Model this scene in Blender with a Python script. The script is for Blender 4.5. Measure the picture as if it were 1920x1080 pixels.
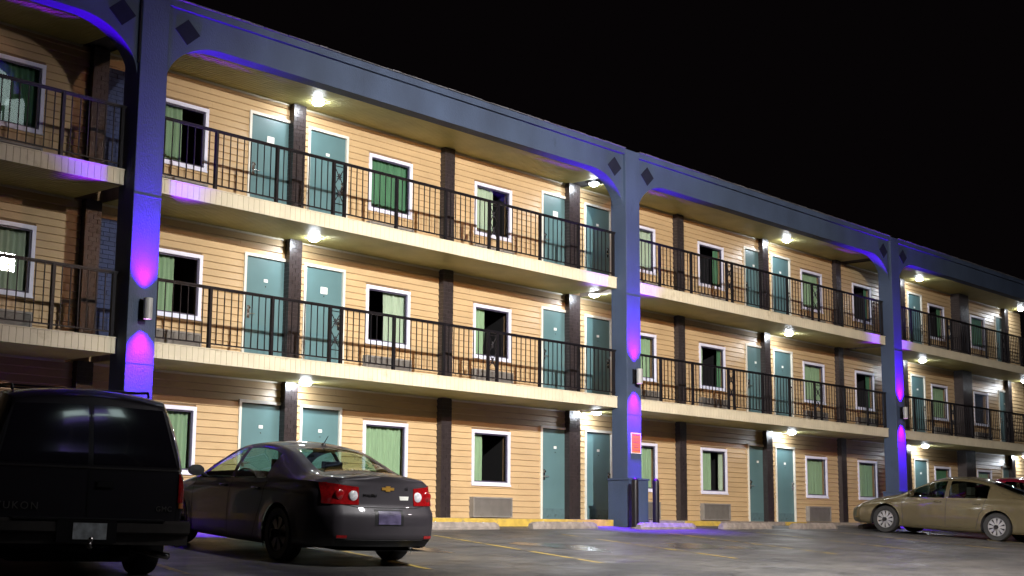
import bpy, bmesh, math, random
from mathutils import Vector, Matrix
from mathutils.bvhtree import BVHTree
from math import radians as R, sin, cos, pi, sqrt
random.seed(7)
for o in list(bpy.data.objects): bpy.data.objects.remove(o)
S = bpy.context.scene
COL = S.collection

# ------------------------------------------------------------------ camera, sky, lamps, exposure
cam = bpy.data.objects.new('camera', bpy.data.cameras.new('camera')); COL.objects.link(cam)
S.camera = cam
YAW, PITCH, ROLL = 0.85223, 0.16374, 0.00652
CAM = Vector((0.0, -20.690, -0.144))
_f = Vector((sin(YAW)*cos(PITCH), cos(YAW)*cos(PITCH), sin(PITCH)))
_r = Vector((cos(YAW), -sin(YAW), 0.0)); _u = _r.cross(_f)
_r2 = _r*cos(ROLL)+_u*sin(ROLL); _u2 = _u*cos(ROLL)-_r*sin(ROLL)
M = Matrix((_r2, _u2, -_f)).transposed().to_4x4(); M.translation = CAM
cam.matrix_world = M
cam.data.sensor_width = 36.0; cam.data.lens = 36.0*2698.04/1920.0
cam.data.clip_start = 0.1; cam.data.clip_end = 600.0

W = bpy.data.worlds.new('World'); S.world = W; W.use_nodes = True
wn = W.node_tree.nodes; wl = W.node_tree.links
sky = wn.new('ShaderNodeTexSky'); sky.sky_type = 'NISHITA'; sky.sun_disc = False
sky.sun_elevation = R(-6.0); sky.sun_rotation = R(200)
bg = wn['Background']; bg.inputs['Strength'].default_value = 0.012
tint = wn.new('ShaderNodeMix'); tint.data_type = 'RGBA'; tint.blend_type = 'MIX'; tint.inputs[0].default_value = 0.85
tint.inputs[7].default_value = (0.19, 0.13, 0.155, 1)
wl.new(sky.outputs[0], tint.inputs[6]); wl.new(tint.outputs[2], bg.inputs['Color'])

S.view_settings.view_transform = 'Standard'; S.view_settings.look = 'None'
S.view_settings.exposure = -0.12; S.view_settings.gamma = 1.0; S.view_settings.use_curve_mapping = False
S.render.engine = 'CYCLES'
S.cycles.max_bounces = 6; S.cycles.transparent_max_bounces = 12
S.cycles.sample_clamp_indirect = 4.0; S.cycles.caustics_reflective = False; S.cycles.caustics_refractive = False

KEY = (13.8, -17.0, 8.2)          # white flood head on the first lot pole
SOD = (22.0, -18.6, 7.55)         # orange head on the second lot pole
def lamp(name, kind, loc, power, col, radius=0.12, aim=None, size=None, blend=1.0, parent=None):
    L = bpy.data.lights.new(name, kind); L.energy = power; L.color = col; L.shadow_soft_size = radius
    o = bpy.data.objects.new(name, L); COL.objects.link(o); o.location = loc
    if kind == 'SPOT':
        L.spot_size = R(size); L.spot_blend = blend
    if aim is not None:
        o.rotation_euler = (Vector(aim)-Vector(loc)).to_track_quat('-Z', 'Y').to_euler()
    return o
lamp('flood_light', 'SPOT', KEY, 34000, (1.0, 0.985, 0.96), 0.10, aim=(31, 0, -5.0), size=113, blend=1.0)
lamp('sodium_light', 'SPOT', SOD, 3300, (1.0, 0.40, 0.09), 0.10, aim=(29, 0, 0.0), size=128, blend=1.0)

# ------------------------------------------------------------------ materials
def mat(name, col, rough=0.6, metal=0.0, var=0.12, vscale=6.0, bump=0.0, bscale=40.0, stretch=None, emit=None, estr=0.0, coat=0.0, dirt=None, spec=0.5, world=False):
    m = bpy.data.materials.new(name); m.use_nodes = True
    nt = m.node_tree; n = nt.nodes; l = nt.links; b = n['Principled BSDF']
    b.inputs['Roughness'].default_value = rough; b.inputs['Metallic'].default_value = metal
    b.inputs['Specular IOR Level'].default_value = spec
    b.inputs['Coat Weight'].default_value = coat; b.inputs['Coat Roughness'].default_value = 0.04
    tc = n.new('ShaderNodeNewGeometry' if world else 'ShaderNodeTexCoord'); mp = n.new('ShaderNodeMapping'); l.new(tc.outputs['Position' if world else 'Object'], mp.inputs['Vector'])
    if stretch: mp.inputs['Scale'].default_value = stretch
    nz = n.new('ShaderNodeTexNoise'); nz.inputs['Scale'].default_value = vscale; nz.inputs['Detail'].default_value = 6
    l.new(mp.outputs[0], nz.inputs['Vector'])
    rp = n.new('ShaderNodeMapRange'); rp.inputs[1].default_value = 0.3; rp.inputs[2].default_value = 0.7
    rp.inputs[3].default_value = 1-var; rp.inputs[4].default_value = 1+var; l.new(nz.outputs[0], rp.inputs[0])
    mx = n.new('ShaderNodeVectorMath'); mx.operation = 'SCALE'; mx.inputs[0].default_value = col[:3]
    l.new(rp.outputs[0], mx.inputs['Scale']); out = mx.outputs[0]
    if dirt:
        n2 = n.new('ShaderNodeTexNoise'); n2.inputs['Scale'].default_value = dirt[1]; n2.inputs['Detail'].default_value = 8; n2.inputs['Roughness'].default_value = 0.7
        l.new(mp.outputs[0], n2.inputs['Vector'])
        r2 = n.new('ShaderNodeMapRange'); r2.inputs[1].default_value = dirt[2]; r2.inputs[2].default_value = dirt[2]+0.12; l.new(n2.outputs[0], r2.inputs[0])
        mm = n.new('ShaderNodeMix'); mm.data_type = 'RGBA'; l.new(r2.outputs[0], mm.inputs[0]); l.new(out, mm.inputs[6]); mm.inputs[7].default_value = (*dirt[0], 1); out = mm.outputs[2]
    l.new(out, b.inputs['Base Color'])
    if bump > 0:
        n3 = n.new('ShaderNodeTexNoise'); n3.inputs['Scale'].default_value = bscale; n3.inputs['Detail'].default_value = 5; l.new(mp.outputs[0], n3.inputs['Vector'])
        bp = n.new('ShaderNodeBump'); bp.inputs['Strength'].default_value = bump; bp.inputs['Distance'].default_value = 0.01
        l.new(n3.outputs[0], bp.inputs['Height']); l.new(bp.outputs[0], b.inputs['Normal'])
    if emit:
        b.inputs['Emission Color'].default_value = (*emit, 1); b.inputs['Emission Strength'].default_value = estr
    return m
def glass_mat(name, tintc=(1, 1, 1), refl=1.0, rough=0.0):
    m = bpy.data.materials.new(name); m.use_nodes = True; nt = m.node_tree; n = nt.nodes; l = nt.links
    n.remove(n['Principled BSDF']); o = n['Material Output']
    t = n.new('ShaderNodeBsdfTransparent'); t.inputs[0].default_value = (*tintc, 1)
    gl = n.new('ShaderNodeBsdfGlossy'); gl.inputs['Roughness'].default_value = rough
    fr = n.new('ShaderNodeLayerWeight'); fr.inputs[0].default_value = 0.5      # facing: the same from both sides of the pane
    pw = n.new('ShaderNodeMath'); pw.operation = 'POWER'; pw.inputs[1].default_value = 5; l.new(fr.outputs['Facing'], pw.inputs[0])
    ml = n.new('ShaderNodeMath'); ml.operation = 'MULTIPLY_ADD'; ml.use_clamp = True; ml.inputs[1].default_value = 0.9; ml.inputs[2].default_value = 0.045*refl; l.new(pw.outputs[0], ml.inputs[0])
    mx = n.new('ShaderNodeMixShader'); l.new(ml.outputs[0], mx.inputs[0]); l.new(t.outputs[0], mx.inputs[1]); l.new(gl.outputs[0], mx.inputs[2])
    l.new(mx.outputs[0], o.inputs[0]); return m

m_siding = mat('tan_vinyl_siding', (0.485, 0.343, 0.183), 0.38, var=0.10, vscale=1.1, bump=0.35, bscale=22, stretch=(0.8, 1, 2.2), world=True, dirt=((0.40, 0.27, 0.13), 1.3, 0.60))
m_wall = mat('wall_sheathing', (0.25, 0.16, 0.08), 0.8)
m_cream = mat('cream_vinyl_trim', (0.61, 0.55, 0.40), 0.45, var=0.08, vscale=2.5, dirt=((0.42, 0.35, 0.22), 1.6, 0.60), world=True)
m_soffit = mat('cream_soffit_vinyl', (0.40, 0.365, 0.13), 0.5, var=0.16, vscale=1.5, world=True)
m_slate = mat('slate_blue_stucco', (0.036, 0.056, 0.100), 0.7, var=0.22, vscale=1.3, bump=0.7, bscale=55, world=True, stretch=(1, 1, 0.5), dirt=((0.025, 0.04, 0.07), 2.2, 0.60))
m_tile = mat('dark_diamond_tile', (0.012, 0.014, 0.024), 0.8, spec=0.1)
m_brick = mat('dark_painted_brick', (0.030, 0.023, 0.023), 0.30, var=0.25, vscale=9, bump=0.4, bscale=60)
m_bluebrick = mat('slate_painted_brick', (0.022, 0.034, 0.09), 0.8, var=0.3, vscale=9, bump=0.4, bscale=60)
m_teal = mat('teal_door_paint', (0.092, 0.172, 0.180), 0.38, var=0.07, vscale=2)
m_white = mat('white_window_trim', (0.72, 0.72, 0.84), 0.4, var=0.05)
m_jamb = mat('cream_door_trim', (0.66, 0.64, 0.56), 0.45, var=0.06)
m_black = mat('black_iron', (0.008, 0.007, 0.009), 0.4, metal=0.0, var=0.3, vscale=20, spec=0.25)
m_dark = mat('dark_interior', (0.012, 0.011, 0.012), 0.9)
m_rubber = mat('rubber', (0.012, 0.012, 0.012), 0.7)
m_curtain = [mat('green_curtain', (0.21, 0.33, 0.19), 0.85, var=0.12, vscale=5, stretch=(3, 1, 0.4)),
             mat('pale_curtain', (0.33, 0.42, 0.30), 0.85, var=0.12, vscale=5, stretch=(3, 1, 0.4)),
             mat('deep_green_curtain', (0.06, 0.17, 0.085), 0.85, var=0.15, vscale=5, stretch=(3, 1, 0.4))]
m_glass = glass_mat('window_glass')
m_plate = mat('white_number_plate', (0.75, 0.75, 0.7), 0.5)
m_ink = mat('dark_print', (0.05, 0.04, 0.04), 0.6)
m_steel = mat('brushed_steel', (0.75, 0.73, 0.70), 0.25, metal=1.0)
m_ac = mat('grey_ac_housing', (0.22, 0.205, 0.185), 0.5, var=0.12, dirt=((0.12, 0.09, 0.06), 5, 0.6))
m_acfin = mat('grey_ac_fins', (0.12, 0.11, 0.10), 0.5)
m_concrete = mat('concrete', (0.26, 0.22, 0.18), 0.85, var=0.25, vscale=8, bump=0.6, bscale=50, dirt=((0.10, 0.09, 0.08), 4, 0.55))
m_stop = mat('pale_cast_concrete', (0.22, 0.19, 0.165), 0.85, var=0.3, vscale=7, bump=0.7, bscale=40, dirt=((0.16, 0.14, 0.13), 4, 0.58))
m_kerb = mat('yellow_kerb_paint', (0.46, 0.32, 0.06), 0.6, var=0.2, vscale=7, bump=0.4, dirt=((0.20, 0.17, 0.12), 5, 0.57))
m_line = mat('worn_yellow_paint', (0.36, 0.26, 0.05), 0.6, var=0.3, vscale=8, dirt=((0.05, 0.046, 0.043), 3.0, 0.47))
m_roof = mat('dark_roofing', (0.04, 0.04, 0.045), 0.9, bump=0.5)
m_shingle = mat('grey_shingle', (0.09, 0.09, 0.10), 0.85, var=0.3, vscale=9)
m_lampwhite = mat('lit_lens', (0.9, 0.9, 0.9), 0.5, emit=(0.86, 0.92, 1.0), estr=230.0)
m_sodium = mat('lit_lot_lens', (0.9, 0.9, 0.9), 0.5, emit=(1.0, 0.93, 0.95), estr=260.0)
m_violet = mat('violet_lens', (0.9, 0.9, 0.9), 0.4, emit=(0.85, 0.35, 1.0), estr=14.0)
m_sconce = mat('grey_sconce_metal', (0.30, 0.30, 0.29), 0.45)
m_orange = mat('orange_sign_face', (0.70, 0.17, 0.004), 0.6, var=0.05)

# asphalt
def asphalt():
    m = bpy.data.materials.new('worn_asphalt'); m.use_nodes = True; nt = m.node_tree; n = nt.nodes; l = nt.links; b = n['Principled BSDF']
    tc = n.new('ShaderNodeTexCoord')
    def noise(sc, det, rgh=0.6, st=None):
        x = n.new('ShaderNodeTexNoise'); x.inputs['Scale'].default_value = sc; x.inputs['Detail'].default_value = det; x.inputs['Roughness'].default_value = rgh
        mp = n.new('ShaderNodeMapping'); l.new(tc.outputs['Object'], mp.inputs[0])
        if st: mp.inputs['Scale'].default_value = st; mp.inputs['Rotation'].default_value = (0, 0, R(18))
        l.new(mp.outputs[0], x.inputs['Vector']); return x.outputs[0]
    big = noise(0.55, 8, 0.68, (1, 1.6, 1)); mid = noise(3.2, 8, 0.7); fine = noise(55, 4, 0.8)
    cr = n.new('ShaderNodeValToRGB'); e = cr.color_ramp.elements
    e[0].position = 0.36; e[0].color = (0.030, 0.030, 0.031, 1); e[1].position = 0.66; e[1].color = (0.084, 0.079, 0.074, 1)
    l.new(big, cr.inputs[0])
    r1 = n.new('ShaderNodeMapRange'); r1.inputs[1].default_value = 0.3; r1.inputs[2].default_value = 0.7; r1.inputs[3].default_value = 0.7; r1.inputs[4].default_value = 1.3; l.new(mid, r1.inputs[0])
    r2 = n.new('ShaderNodeMapRange'); r2.inputs[1].default_value = 0.25; r2.inputs[2].default_value = 0.75; r2.inputs[3].default_value = 0.45; r2.inputs[4].default_value = 1.6; l.new(fine, r2.inputs[0])
    mu = n.new('ShaderNodeMath'); mu.operation = 'MULTIPLY'; l.new(r1.outputs[0], mu.inputs[0]); l.new(r2.outputs[0], mu.inputs[1])
    # cracks and oil spots
    wob = n.new('ShaderNodeTexNoise'); wob.inputs['Scale'].default_value = 1.7; wob.inputs['Detail'].default_value = 5; l.new(tc.outputs['Object'], wob.inputs['Vector'])
    wa = n.new('ShaderNodeVectorMath'); wa.operation = 'MULTIPLY_ADD'; wa.inputs[1].default_value = (0.9, 0.9, 0); l.new(wob.outputs['Color'], wa.inputs[0]); l.new(tc.outputs['Object'], wa.inputs[2])
    vo = n.new('ShaderNodeTexVoronoi'); vo.feature = 'DISTANCE_TO_EDGE'; vo.inputs['Scale'].default_value = 0.42; l.new(wa.outputs[0], vo.inputs['Vector'])
    rc = n.new('ShaderNodeMapRange'); rc.inputs[1].default_value = 0.002; rc.inputs[2].default_value = 0.012; rc.inputs[3].default_value = 0.35; rc.inputs[4].default_value = 1.0; l.new(vo.outputs['Distance'], rc.inputs[0])
    vs_ = n.new('ShaderNodeTexVoronoi'); vs_.inputs['Scale'].default_value = 0.55; l.new(wa.outputs[0], vs_.inputs['Vector'])
    rs = n.new('ShaderNodeMapRange'); rs.inputs[1].default_value = 0.08; rs.inputs[2].default_value = 0.22; rs.inputs[3].default_value = 0.55; rs.inputs[4].default_value = 1.0; l.new(vs_.outputs['Distance'], rs.inputs[0])
    m2 = n.new('ShaderNodeMath'); m2.operation = 'MULTIPLY'; l.new(rc.outputs[0], m2.inputs[0]); l.new(rs.outputs[0], m2.inputs[1])
    m3 = n.new('ShaderNodeMath'); m3.operation = 'MULTIPLY'; l.new(m2.outputs[0], m3.inputs[0]); l.new(mu.outputs[0], m3.inputs[1])
    sc = n.new('ShaderNodeVectorMath'); sc.operation = 'SCALE'; l.new(cr.outputs[0], sc.inputs[0]); l.new(m3.outputs[0], sc.inputs['Scale']); l.new(sc.outputs[0], b.inputs['Base Color'])
    r3 = n.new('ShaderNodeMapRange'); r3.inputs[1].default_value = 0.38; r3.inputs[2].default_value = 0.62; r3.inputs[3].default_value = 0.36; r3.inputs[4].default_value = 0.62
    l.new(noise(0.6, 5, 0.6, (1, 1.8, 1)), r3.inputs[0]); l.new(r3.outputs[0], b.inputs['Roughness'])
    bp = n.new('ShaderNodeBump'); bp.inputs['Strength'].default_value = 0.55; bp.inputs['Distance'].default_value = 0.008; l.new(fine, bp.inputs['Height']); l.new(bp.outputs[0], b.inputs['Normal'])
    return m
m_asphalt = asphalt()

# ------------------------------------------------------------------ mesh helpers
class MB:
    def __init__(s): s.v = []; s.f = []
    def add(s, vs, fs):
        k = len(s.v); s.v += [tuple(v) for v in vs]; s.f += [tuple(i+k for i in f) for f in fs]; return s
    def box(s, x0, x1, y0, y1, z0, z1):
        return s.add([(x0, y0, z0), (x1, y0, z0), (x1, y1, z0), (x0, y1, z0), (x0, y0, z1), (x1, y0, z1), (x1, y1, z1), (x0, y1, z1)],
                     [(0, 3, 2, 1), (4, 5, 6, 7), (0, 1, 5, 4), (1, 2, 6, 5), (2, 3, 7, 6), (3, 0, 4, 7)])
    def tube(s, pts, r, n=8, cap=True):
        rings = []
        for i, p in enumerate(pts):
            p = Vector(p); a = Vector(pts[max(i-1, 0)]); b = Vector(pts[min(i+1, len(pts)-1)]); d = (b-a).normalized()
            t = Vector((0, 0, 1)) if abs(d.z) < 0.9 else Vector((1, 0, 0))
            u = d.cross(t).normalized(); w = u.cross(d); rr = r[i] if isinstance(r, (list, tuple)) else r
            rings.append([p+u*(rr*cos(2*pi*k/n))+w*(rr*sin(2*pi*k/n)) for k in range(n)])
        vs = [v for g in rings for v in g]; fs = []
        for i in range(len(rings)-1):
            for k in range(n): fs.append((i*n+k, i*n+(k+1) % n, (i+1)*n+(k+1) % n, (i+1)*n+k))
        if cap: fs.append(tuple(range(n))[::-1]); fs.append(tuple((len(rings)-1)*n+k for k in range(n)))
        return s.add(vs, fs)
    def lathe(s, prof, c=(0, 0, 0), axis='Z', n=24, a0=0, a1=2*pi):
        full = abs(a1-a0-2*pi) < 1e-6; m = n if full else n+1; vs = []
        for r, h in prof:
            for k in range(m):
                a = a0+(a1-a0)*k/n
                if axis == 'Z': p = (c[0]+r*cos(a), c[1]+r*sin(a), c[2]+h)
                elif axis == 'X': p = (c[0]+h, c[1]+r*cos(a), c[2]+r*sin(a))
                else: p = (c[0]+r*cos(a), c[1]+h, c[2]+r*sin(a))
                vs.append(p)
        fs = []
        for i in range(len(prof)-1):
            for k in range(n):
                k2 = (k+1) % m
                fs.append((i*m+k, i*m+k2, (i+1)*m+k2, (i+1)*m+k))
        return s.add(vs, fs)
    def mesh(s, name, m, smooth=False, angle=None):
        me = bpy.data.meshes.new(name); me.from_pydata(s.v, [], s.f); me.update()
        bm = bmesh.new(); bm.from_mesh(me); bmesh.ops.recalc_face_normals(bm, faces=bm.faces); bm.to_mesh(me); bm.free()
        if m: me.materials.append(m)
        if smooth:
            for p in me.polygons: p.use_smooth = True
            if angle: me.set_sharp_from_angle(angle=R(angle))
        return me
    def build(s, name, m, parent=None, smooth=False, loc=(0, 0, 0), kind=None, angle=None, label=None):
        return link(name, s.mesh(name, m, smooth, angle), parent, loc, kind, label)
def link(name, me, parent=None, loc=(0, 0, 0), kind=None, label=None):
    o = bpy.data.objects.new(name, me); COL.objects.link(o); o.location = loc
    if parent: o.parent = parent
    if kind: o['kind'] = kind
    if label: o['label'] = label
    return o
def thing(name, label, cat, loc=(0, 0, 0), rotz=0, group=None, mw=None):
    o = bpy.data.objects.new(name, None); COL.objects.link(o); o.empty_display_size = 0.3
    if mw: o.matrix_world = mw
    else: o.location = loc; o.rotation_euler = (0, 0, rotz)
    o['label'] = label; o['category'] = cat
    if group: o['group'] = group
    return o
def tag(o, label, cat, group=None):
    o['label'] = label; o['category'] = cat
    if group: o['group'] = group
    return o
def text(name, body, size, m, parent, mw, depth=0.004, spacing=1.0):
    c = bpy.data.curves.new(name, 'FONT'); c.body = body; c.size = size; c.extrude = depth; c.align_x = 'CENTER'; c.align_y = 'CENTER'; c.space_character = spacing
    t = bpy.data.objects.new(name, c); COL.objects.link(t)
    me = bpy.data.meshes.new_from_object(t.evaluated_get(bpy.context.evaluated_depsgraph_get())); bpy.data.objects.remove(t); bpy.data.curves.remove(c)
    me.materials.clear(); me.materials.append(m)
    o = bpy.data.objects.new(name, me); COL.objects.link(o); o.parent = parent; o.matrix_local = mw; return o

# ------------------------------------------------------------------ ground
def gz(X, Y): return -0.2+0.065*(Y+2.3)+0.006*(min(max(X, -40), 60)-24)
xs = [-150, -40]+[x for x in range(-30, 61, 5)]+[120, 260]
ys = [-160, -60, -40, -30, -22, -16, -10, -5, -1.40]
gv = []; gf = []
for y in ys:
    for x in xs: gv.append((x, y, gz(x, max(y, -30))))
for x in xs: gv.append((x, 60, gz(x, -1.4)))
nx = len(xs)
for j in range(len(ys)):
    for i in range(nx-1): gf.append((j*nx+i, j*nx+i+1, (j+1)*nx+i+1, (j+1)*nx+i))
MB().add(gv, gf).build('parking_lot_ground', m_asphalt, kind='structure')
def strip(x0, y0, x1, y1, w, lift=0.004, n=6):
    d = Vector((x1-x0, y1-y0)).normalized(); p = Vector((-d.y, d.x))*w/2; b = MB(); vs = []
    for i in range(n+1):
        t = i/n; x = x0+(x1-x0)*t; y = y0+(y1-y0)*t
        for s in (-1, 1): vs.append((x+p.x*s, y+p.y*s, gz(x+p.x*s, y+p.y*s)+lift))
    b.add(vs, [(2*i, 2*i+1, 2*i+3, 2*i+2) for i in range(n)]); return b
for k in range(-4, 9):
    xa = 17.7+3.4*k
    strip(xa, -3.5, xa-0.345*5.0, -8.4, 0.10).build('parking_line', m_line, kind='structure')
m_wet = mat('wet_asphalt_film', (0.05, 0.05, 0.052), 0.24, var=0.3, vscale=3, bump=0.25, bscale=30)
def puddle(cx, cy, a, b_, seed):
    rr = random.Random(seed); n = 28; vs = [(cx, cy, gz(cx, cy)+0.004)]
    for i in range(n):
        t = 2*pi*i/n; k = 1+0.22*sin(3*t+seed)+0.12*sin(7*t+seed*2)+rr.uniform(-.08, .08)
        x = cx+a*k*cos(t); y = cy+b_*k*sin(t); vs.append((x, y, gz(x, y)+0.004))
    MB().add(vs, [(0, 1+i, 1+(i+1) % n) for i in range(n)]).build('wet_patch', m_wet, kind='structure')
puddle(18.2, -5.9, 0.55, 0.9, 1); puddle(21.5, -6.4, 0.9, 0.6, 4); puddle(14.9, -5.6, 0.5, 0.7, 6)
# sidewalk with yellow painted kerb face
sw = MB().box(-3, 52.6, -1.40, 0.05, -0.6, 0.0).build('sidewalk', m_concrete, kind='structure')
MB().box(-3, 25.40, -1.455, -1.402, -0.5, -0.004).build('kerb_edge', m_kerb, sw)
x = 26.26
for i, (w_, yel) in enumerate(((1.9, 0), (1.5, 1), (3.0, 0), (1.1, 1), (2.9, 0), (0.9, 1), (0.838, 0))):
    MB().box(x, x+w_-0.004, -1.455, -1.402, -0.5, -0.004).build('kerb_edge', m_kerb if yel else m_stop, sw); x += w_
MB().box(39.3, 51.4, -1.455, -1.402, -0.5, -0.004).build('kerb_edge', m_kerb, sw)

# ------------------------------------------------------------------ motel
FL = [0.0, 2.689, 5.370]; CE = [2.45, 5.135, 7.76]
RX = 18.0
motel = thing('motel_building', 'three storey tan motel with slate blue arches, violet lit columns and iron balconies', 'motel', (RX, 0, 0))
def mp(b, name, m, parent=None, px=0.0, **k):
    # geometry given in world coordinates; PARENT's world offset is (px,0,0) added to RX for sub-parts
    b.v = [(x-RX, y, z) for x, y, z in b.v]
    return b.build(name, m, parent or motel, **k)
PIL = [(-0.0+4.215*k+12.9) for k in range(-3, 10)]
pil_x = {-3: 0.2, -2: 4.5, -1: 8.65, 0: 12.82, 1: 17.17, 2: 21.32, 3: 25.50, 4: 29.88, 5: 34.02, 6: 38.16, 7: 42.38, 8: 46.38, 9: 50.66}
pil_w = {k: 0.30 for k in pil_x}; pil_w[8] = 0.75; pil_w[3] = 0.40
# openings: windows (left X, key), doors (left X, hinge side); widths fixed
WW, WH0, WH1 = 1.222, 0.699, 1.865
DW, DH = 1.045, 2.072
wins = {'Y': 6.5, 'Z': 10.795, 'A': 14.07, 'B': 19.252, 'C': 22.38, 'E': 27.863, 'F': 30.994, 'G': 36.284, 'H': 39.37, 'I': 44.591, 'J': 47.91}
doors = [(7.50, 'L'), (9.05, 'R'), (16.215, 'L'), (17.64, 'R'), (24.635, 'L'), (26.22, 'R'), (33.235, 'L'), (34.65, 'R'), (41.23, 'L'), (43.09, 'R'), (50.05, 'L')]
doors = [d for d in doors if d[0] > 8.0]; wins.pop('Y')
XL, XR = -0.3, 52.4
pane_cuts = {}
# wall sheathing
op = sorted([(x, x+WW) for x in wins.values()])
for k in range(3):
    b = MB(); x = XL
    for a, c in op:
        b.box(x, a+0.03, 0.022, 0.16, FL[k]-0.2, CE[k]+0.04); b.box(a+0.03, c-0.03, 0.022, 0.16, FL[k]-0.2, FL[k]+WH0+0.03); b.box(a+0.03, c-0.03, 0.022, 0.16, FL[k]+WH1-0.03, CE[k]+0.04); x = c-0.03
    b.box(x, XR, 0.022, 0.16, FL[k]-0.2, CE[k]+0.04)
    mp(b, 'wall', m_wall)
# siding boards
RH = 0.1268; boards = []
for k in range(3):
    rows = int((CE[k]-FL[k])/RH)+1
    for r_ in range(rows):
        z0 = FL[k]+r_*RH; z1 = min(z0+RH, CE[k]-0.002)
        if z1-z0 < 0.02: continue
        zc = (z0+z1)/2-FL[k]; cuts = []
        for q, x in pil_x.items(): cuts.append((x, x+pil_w[q]))
        if WH0 < zc < WH1: cuts += [(x, x+WW) for x in wins.values()]
        if zc < DH: cuts += [(x, x+DW) for x, _ in doors]
        cuts.sort(); x = XL
        for a, c in cuts+[(XR, XR)]:
            if a-x > 2.0 and random.random() < 0.4:
                m_ = random.uniform(x+0.5, a-0.5); boards += [(x, m_-0.002, z0, z1, k), (m_+0.002, a, z0, z1, k)]
            elif a-x > 0.02: boards.append((x, a, z0, z1, k))
            x = max(x, c)
def size_px(bd):
    x0, x1, z0, z1, k = bd; xc = (x0+x1)/2
    if xc < 11.6 or (xc > 51.5): return 0
    d = sqrt(xc*xc+20.7**2); return (x1-x0)*(20.7/d)/d*(z1-z0)/d*(0.02 if (k == 0 and xc < 18.5 and z0 < 1.2) else 1)
boards.sort(key=size_px, reverse=True)
cache = {}
def wedge(b, x0, x1, z0, z1):
    return b.add([(x0, 0.000, z0), (x1, 0.000, z0), (x1, 0.021, z0), (x0, 0.021, z0), (x0, -0.010, z0+0.008), (x1, -0.010, z0+0.008),
                  (x0, -0.024, z0+0.014), (x1, -0.024, z0+0.014), (x0, -0.004, z1), (x1, -0.004, z1), (x0, 0.021, z1), (x1, 0.021, z1)],
                 [(0, 3, 2, 1), (0, 1, 5, 4), (4, 5, 7, 6), (6, 7, 9, 8), (8, 9, 11, 10), (3, 10, 11, 2), (0, 4, 6, 8, 10, 3), (1, 2, 11, 9, 7, 5)])
for x0, x1, z0, z1, k in boards[:300]:
    key = (round(x1-x0, 3), round(z1-z0, 3))
    if key not in cache:
        cache[key] = wedge(MB(), 0, x1-x0, 0, z1-z0).mesh('siding_board', m_siding)
    link('siding_board', cache[key], motel, (x0-RX, random.uniform(-0.0012, 0.0012), z0))
rest = MB()
for x0, x1, z0, z1, k in boards[300:]: wedge(rest, x0, x1, z0, z1)
mp(rest, 'siding', m_siding, kind='stuff')

# brick pilasters
def brickwork(b, x0, x1, y0, z0, z1, yb=0.0):
    h = 0.076; z = z0; r_ = 0
    while z < z1-0.02:
        zt = min(z+h-0.006, z1); n = max(1, round((x1-x0)/0.2)); w = (x1-x0)/n
        offs = 0 if r_ % 2 == 0 else w/2
        edges = [x0]+[x0+offs+i*w for i in range(0 if offs else 1, n+1) if x0+0.03 < x0+offs+i*w < x1-0.03]+[x1]
        for a, c in zip(edges[:-1], edges[1:]):
            j = random.uniform(-0.003, 0.003)
            b.box(a+(0.003 if a > x0 else 0), c-(0.003 if c < x1 else 0), y0+j, yb, z, zt)
        z += h; r_ += 1
for q, x in pil_x.items():
    w = pil_w[q]; d = 0.33 if q == 8 else 0.15
    for k in range(3):
        p = mp(MB().box(x+0.008, x+w-0.008, -d+0.006, 0.02, FL[k]-0.05, CE[k]), 'pilaster', m_brick)
        b = MB(); brickwork(b, x, x+w, -d, FL[k], CE[k]-0.002)
        b.v = [(vx-RX, vy, vz) for vx, vy, vz in b.v]; b.build('brickwork', m_brick, p, kind='stuff')
for k in range(1, 3):
    b = MB(); brickwork(b, 13.13, 13.80, -0.045, FL[k], CE[k]-0.25)
    mp(b, 'brick_panel', m_bluebrick, kind='stuff')

# windows
CUR = {('Z', 2): [(0, 1, 2)], ('Z', 1): [(0, 1, 1)], ('Z', 0): [(0, 1, 0)],
       ('A', 2): [(0, .62, 0)], ('A', 1): [(0, .60, 0)], ('A', 0): [(0, 1, 0)],
       ('B', 2): [(0, 1, 2)], ('B', 1): [(.47, 1, 1)], ('B', 0): [(0, 1, 0)],
       ('C', 2): [(0, .62, 1)], ('C', 1): [(0, .40, 0)], ('C', 0): [(0, .36, 0)],
       ('E', 2): [(0, 1, 1)], ('E', 1): [(0, 1, 0)], ('E', 0): [(0, 1, 0)],
       ('F', 2): [(0, .12, 1), (.8, 1, 2)], ('F', 1): [(0, .30, 0), (.82, 1, 2)], ('F', 0): [(0, .52, 0), (.82, 1, 1)],
       ('G', 2): [(0, 1, 0)], ('G', 1): [(0, 1, 0)], ('G', 0): [(0, 1, 0)],
       ('H', 2): [(0, .3, 1), (.8, 1, 2)], ('H', 1): [(.75, 1, 2)], ('H', 0): [(0, 1, 0)],
       ('I', 2): [(.75, 1, 2)], ('I', 1): [(0, 1, 0)], ('I', 0): [(.2, 1, 2)],
       ('J', 2): [(0, 1, 2)], ('J', 1): [(0, .2, 1)], ('J', 0): [(0, 1, 0)]}
FW = 0.068
def frame_mesh():
    b = MB(); w = WW; h = WH1-WH0
    b.box(0, w, -0.038, 0.03, 0, FW); b.box(0, w, -0.038, 0.03, h-FW, h)
    b.box(0, FW, -0.036, 0.03, FW, h-FW); b.box(w-FW, w, -0.036, 0.03, FW, h-FW)
    b.box(-0.012, w+0.012, -0.055, -0.03, -0.012, 0.014)
    return b.mesh('window', m_white)
fm = frame_mesh()
sb = MB(); a_, b_ = FW, WW-FW; h_ = WH1-WH0
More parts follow.
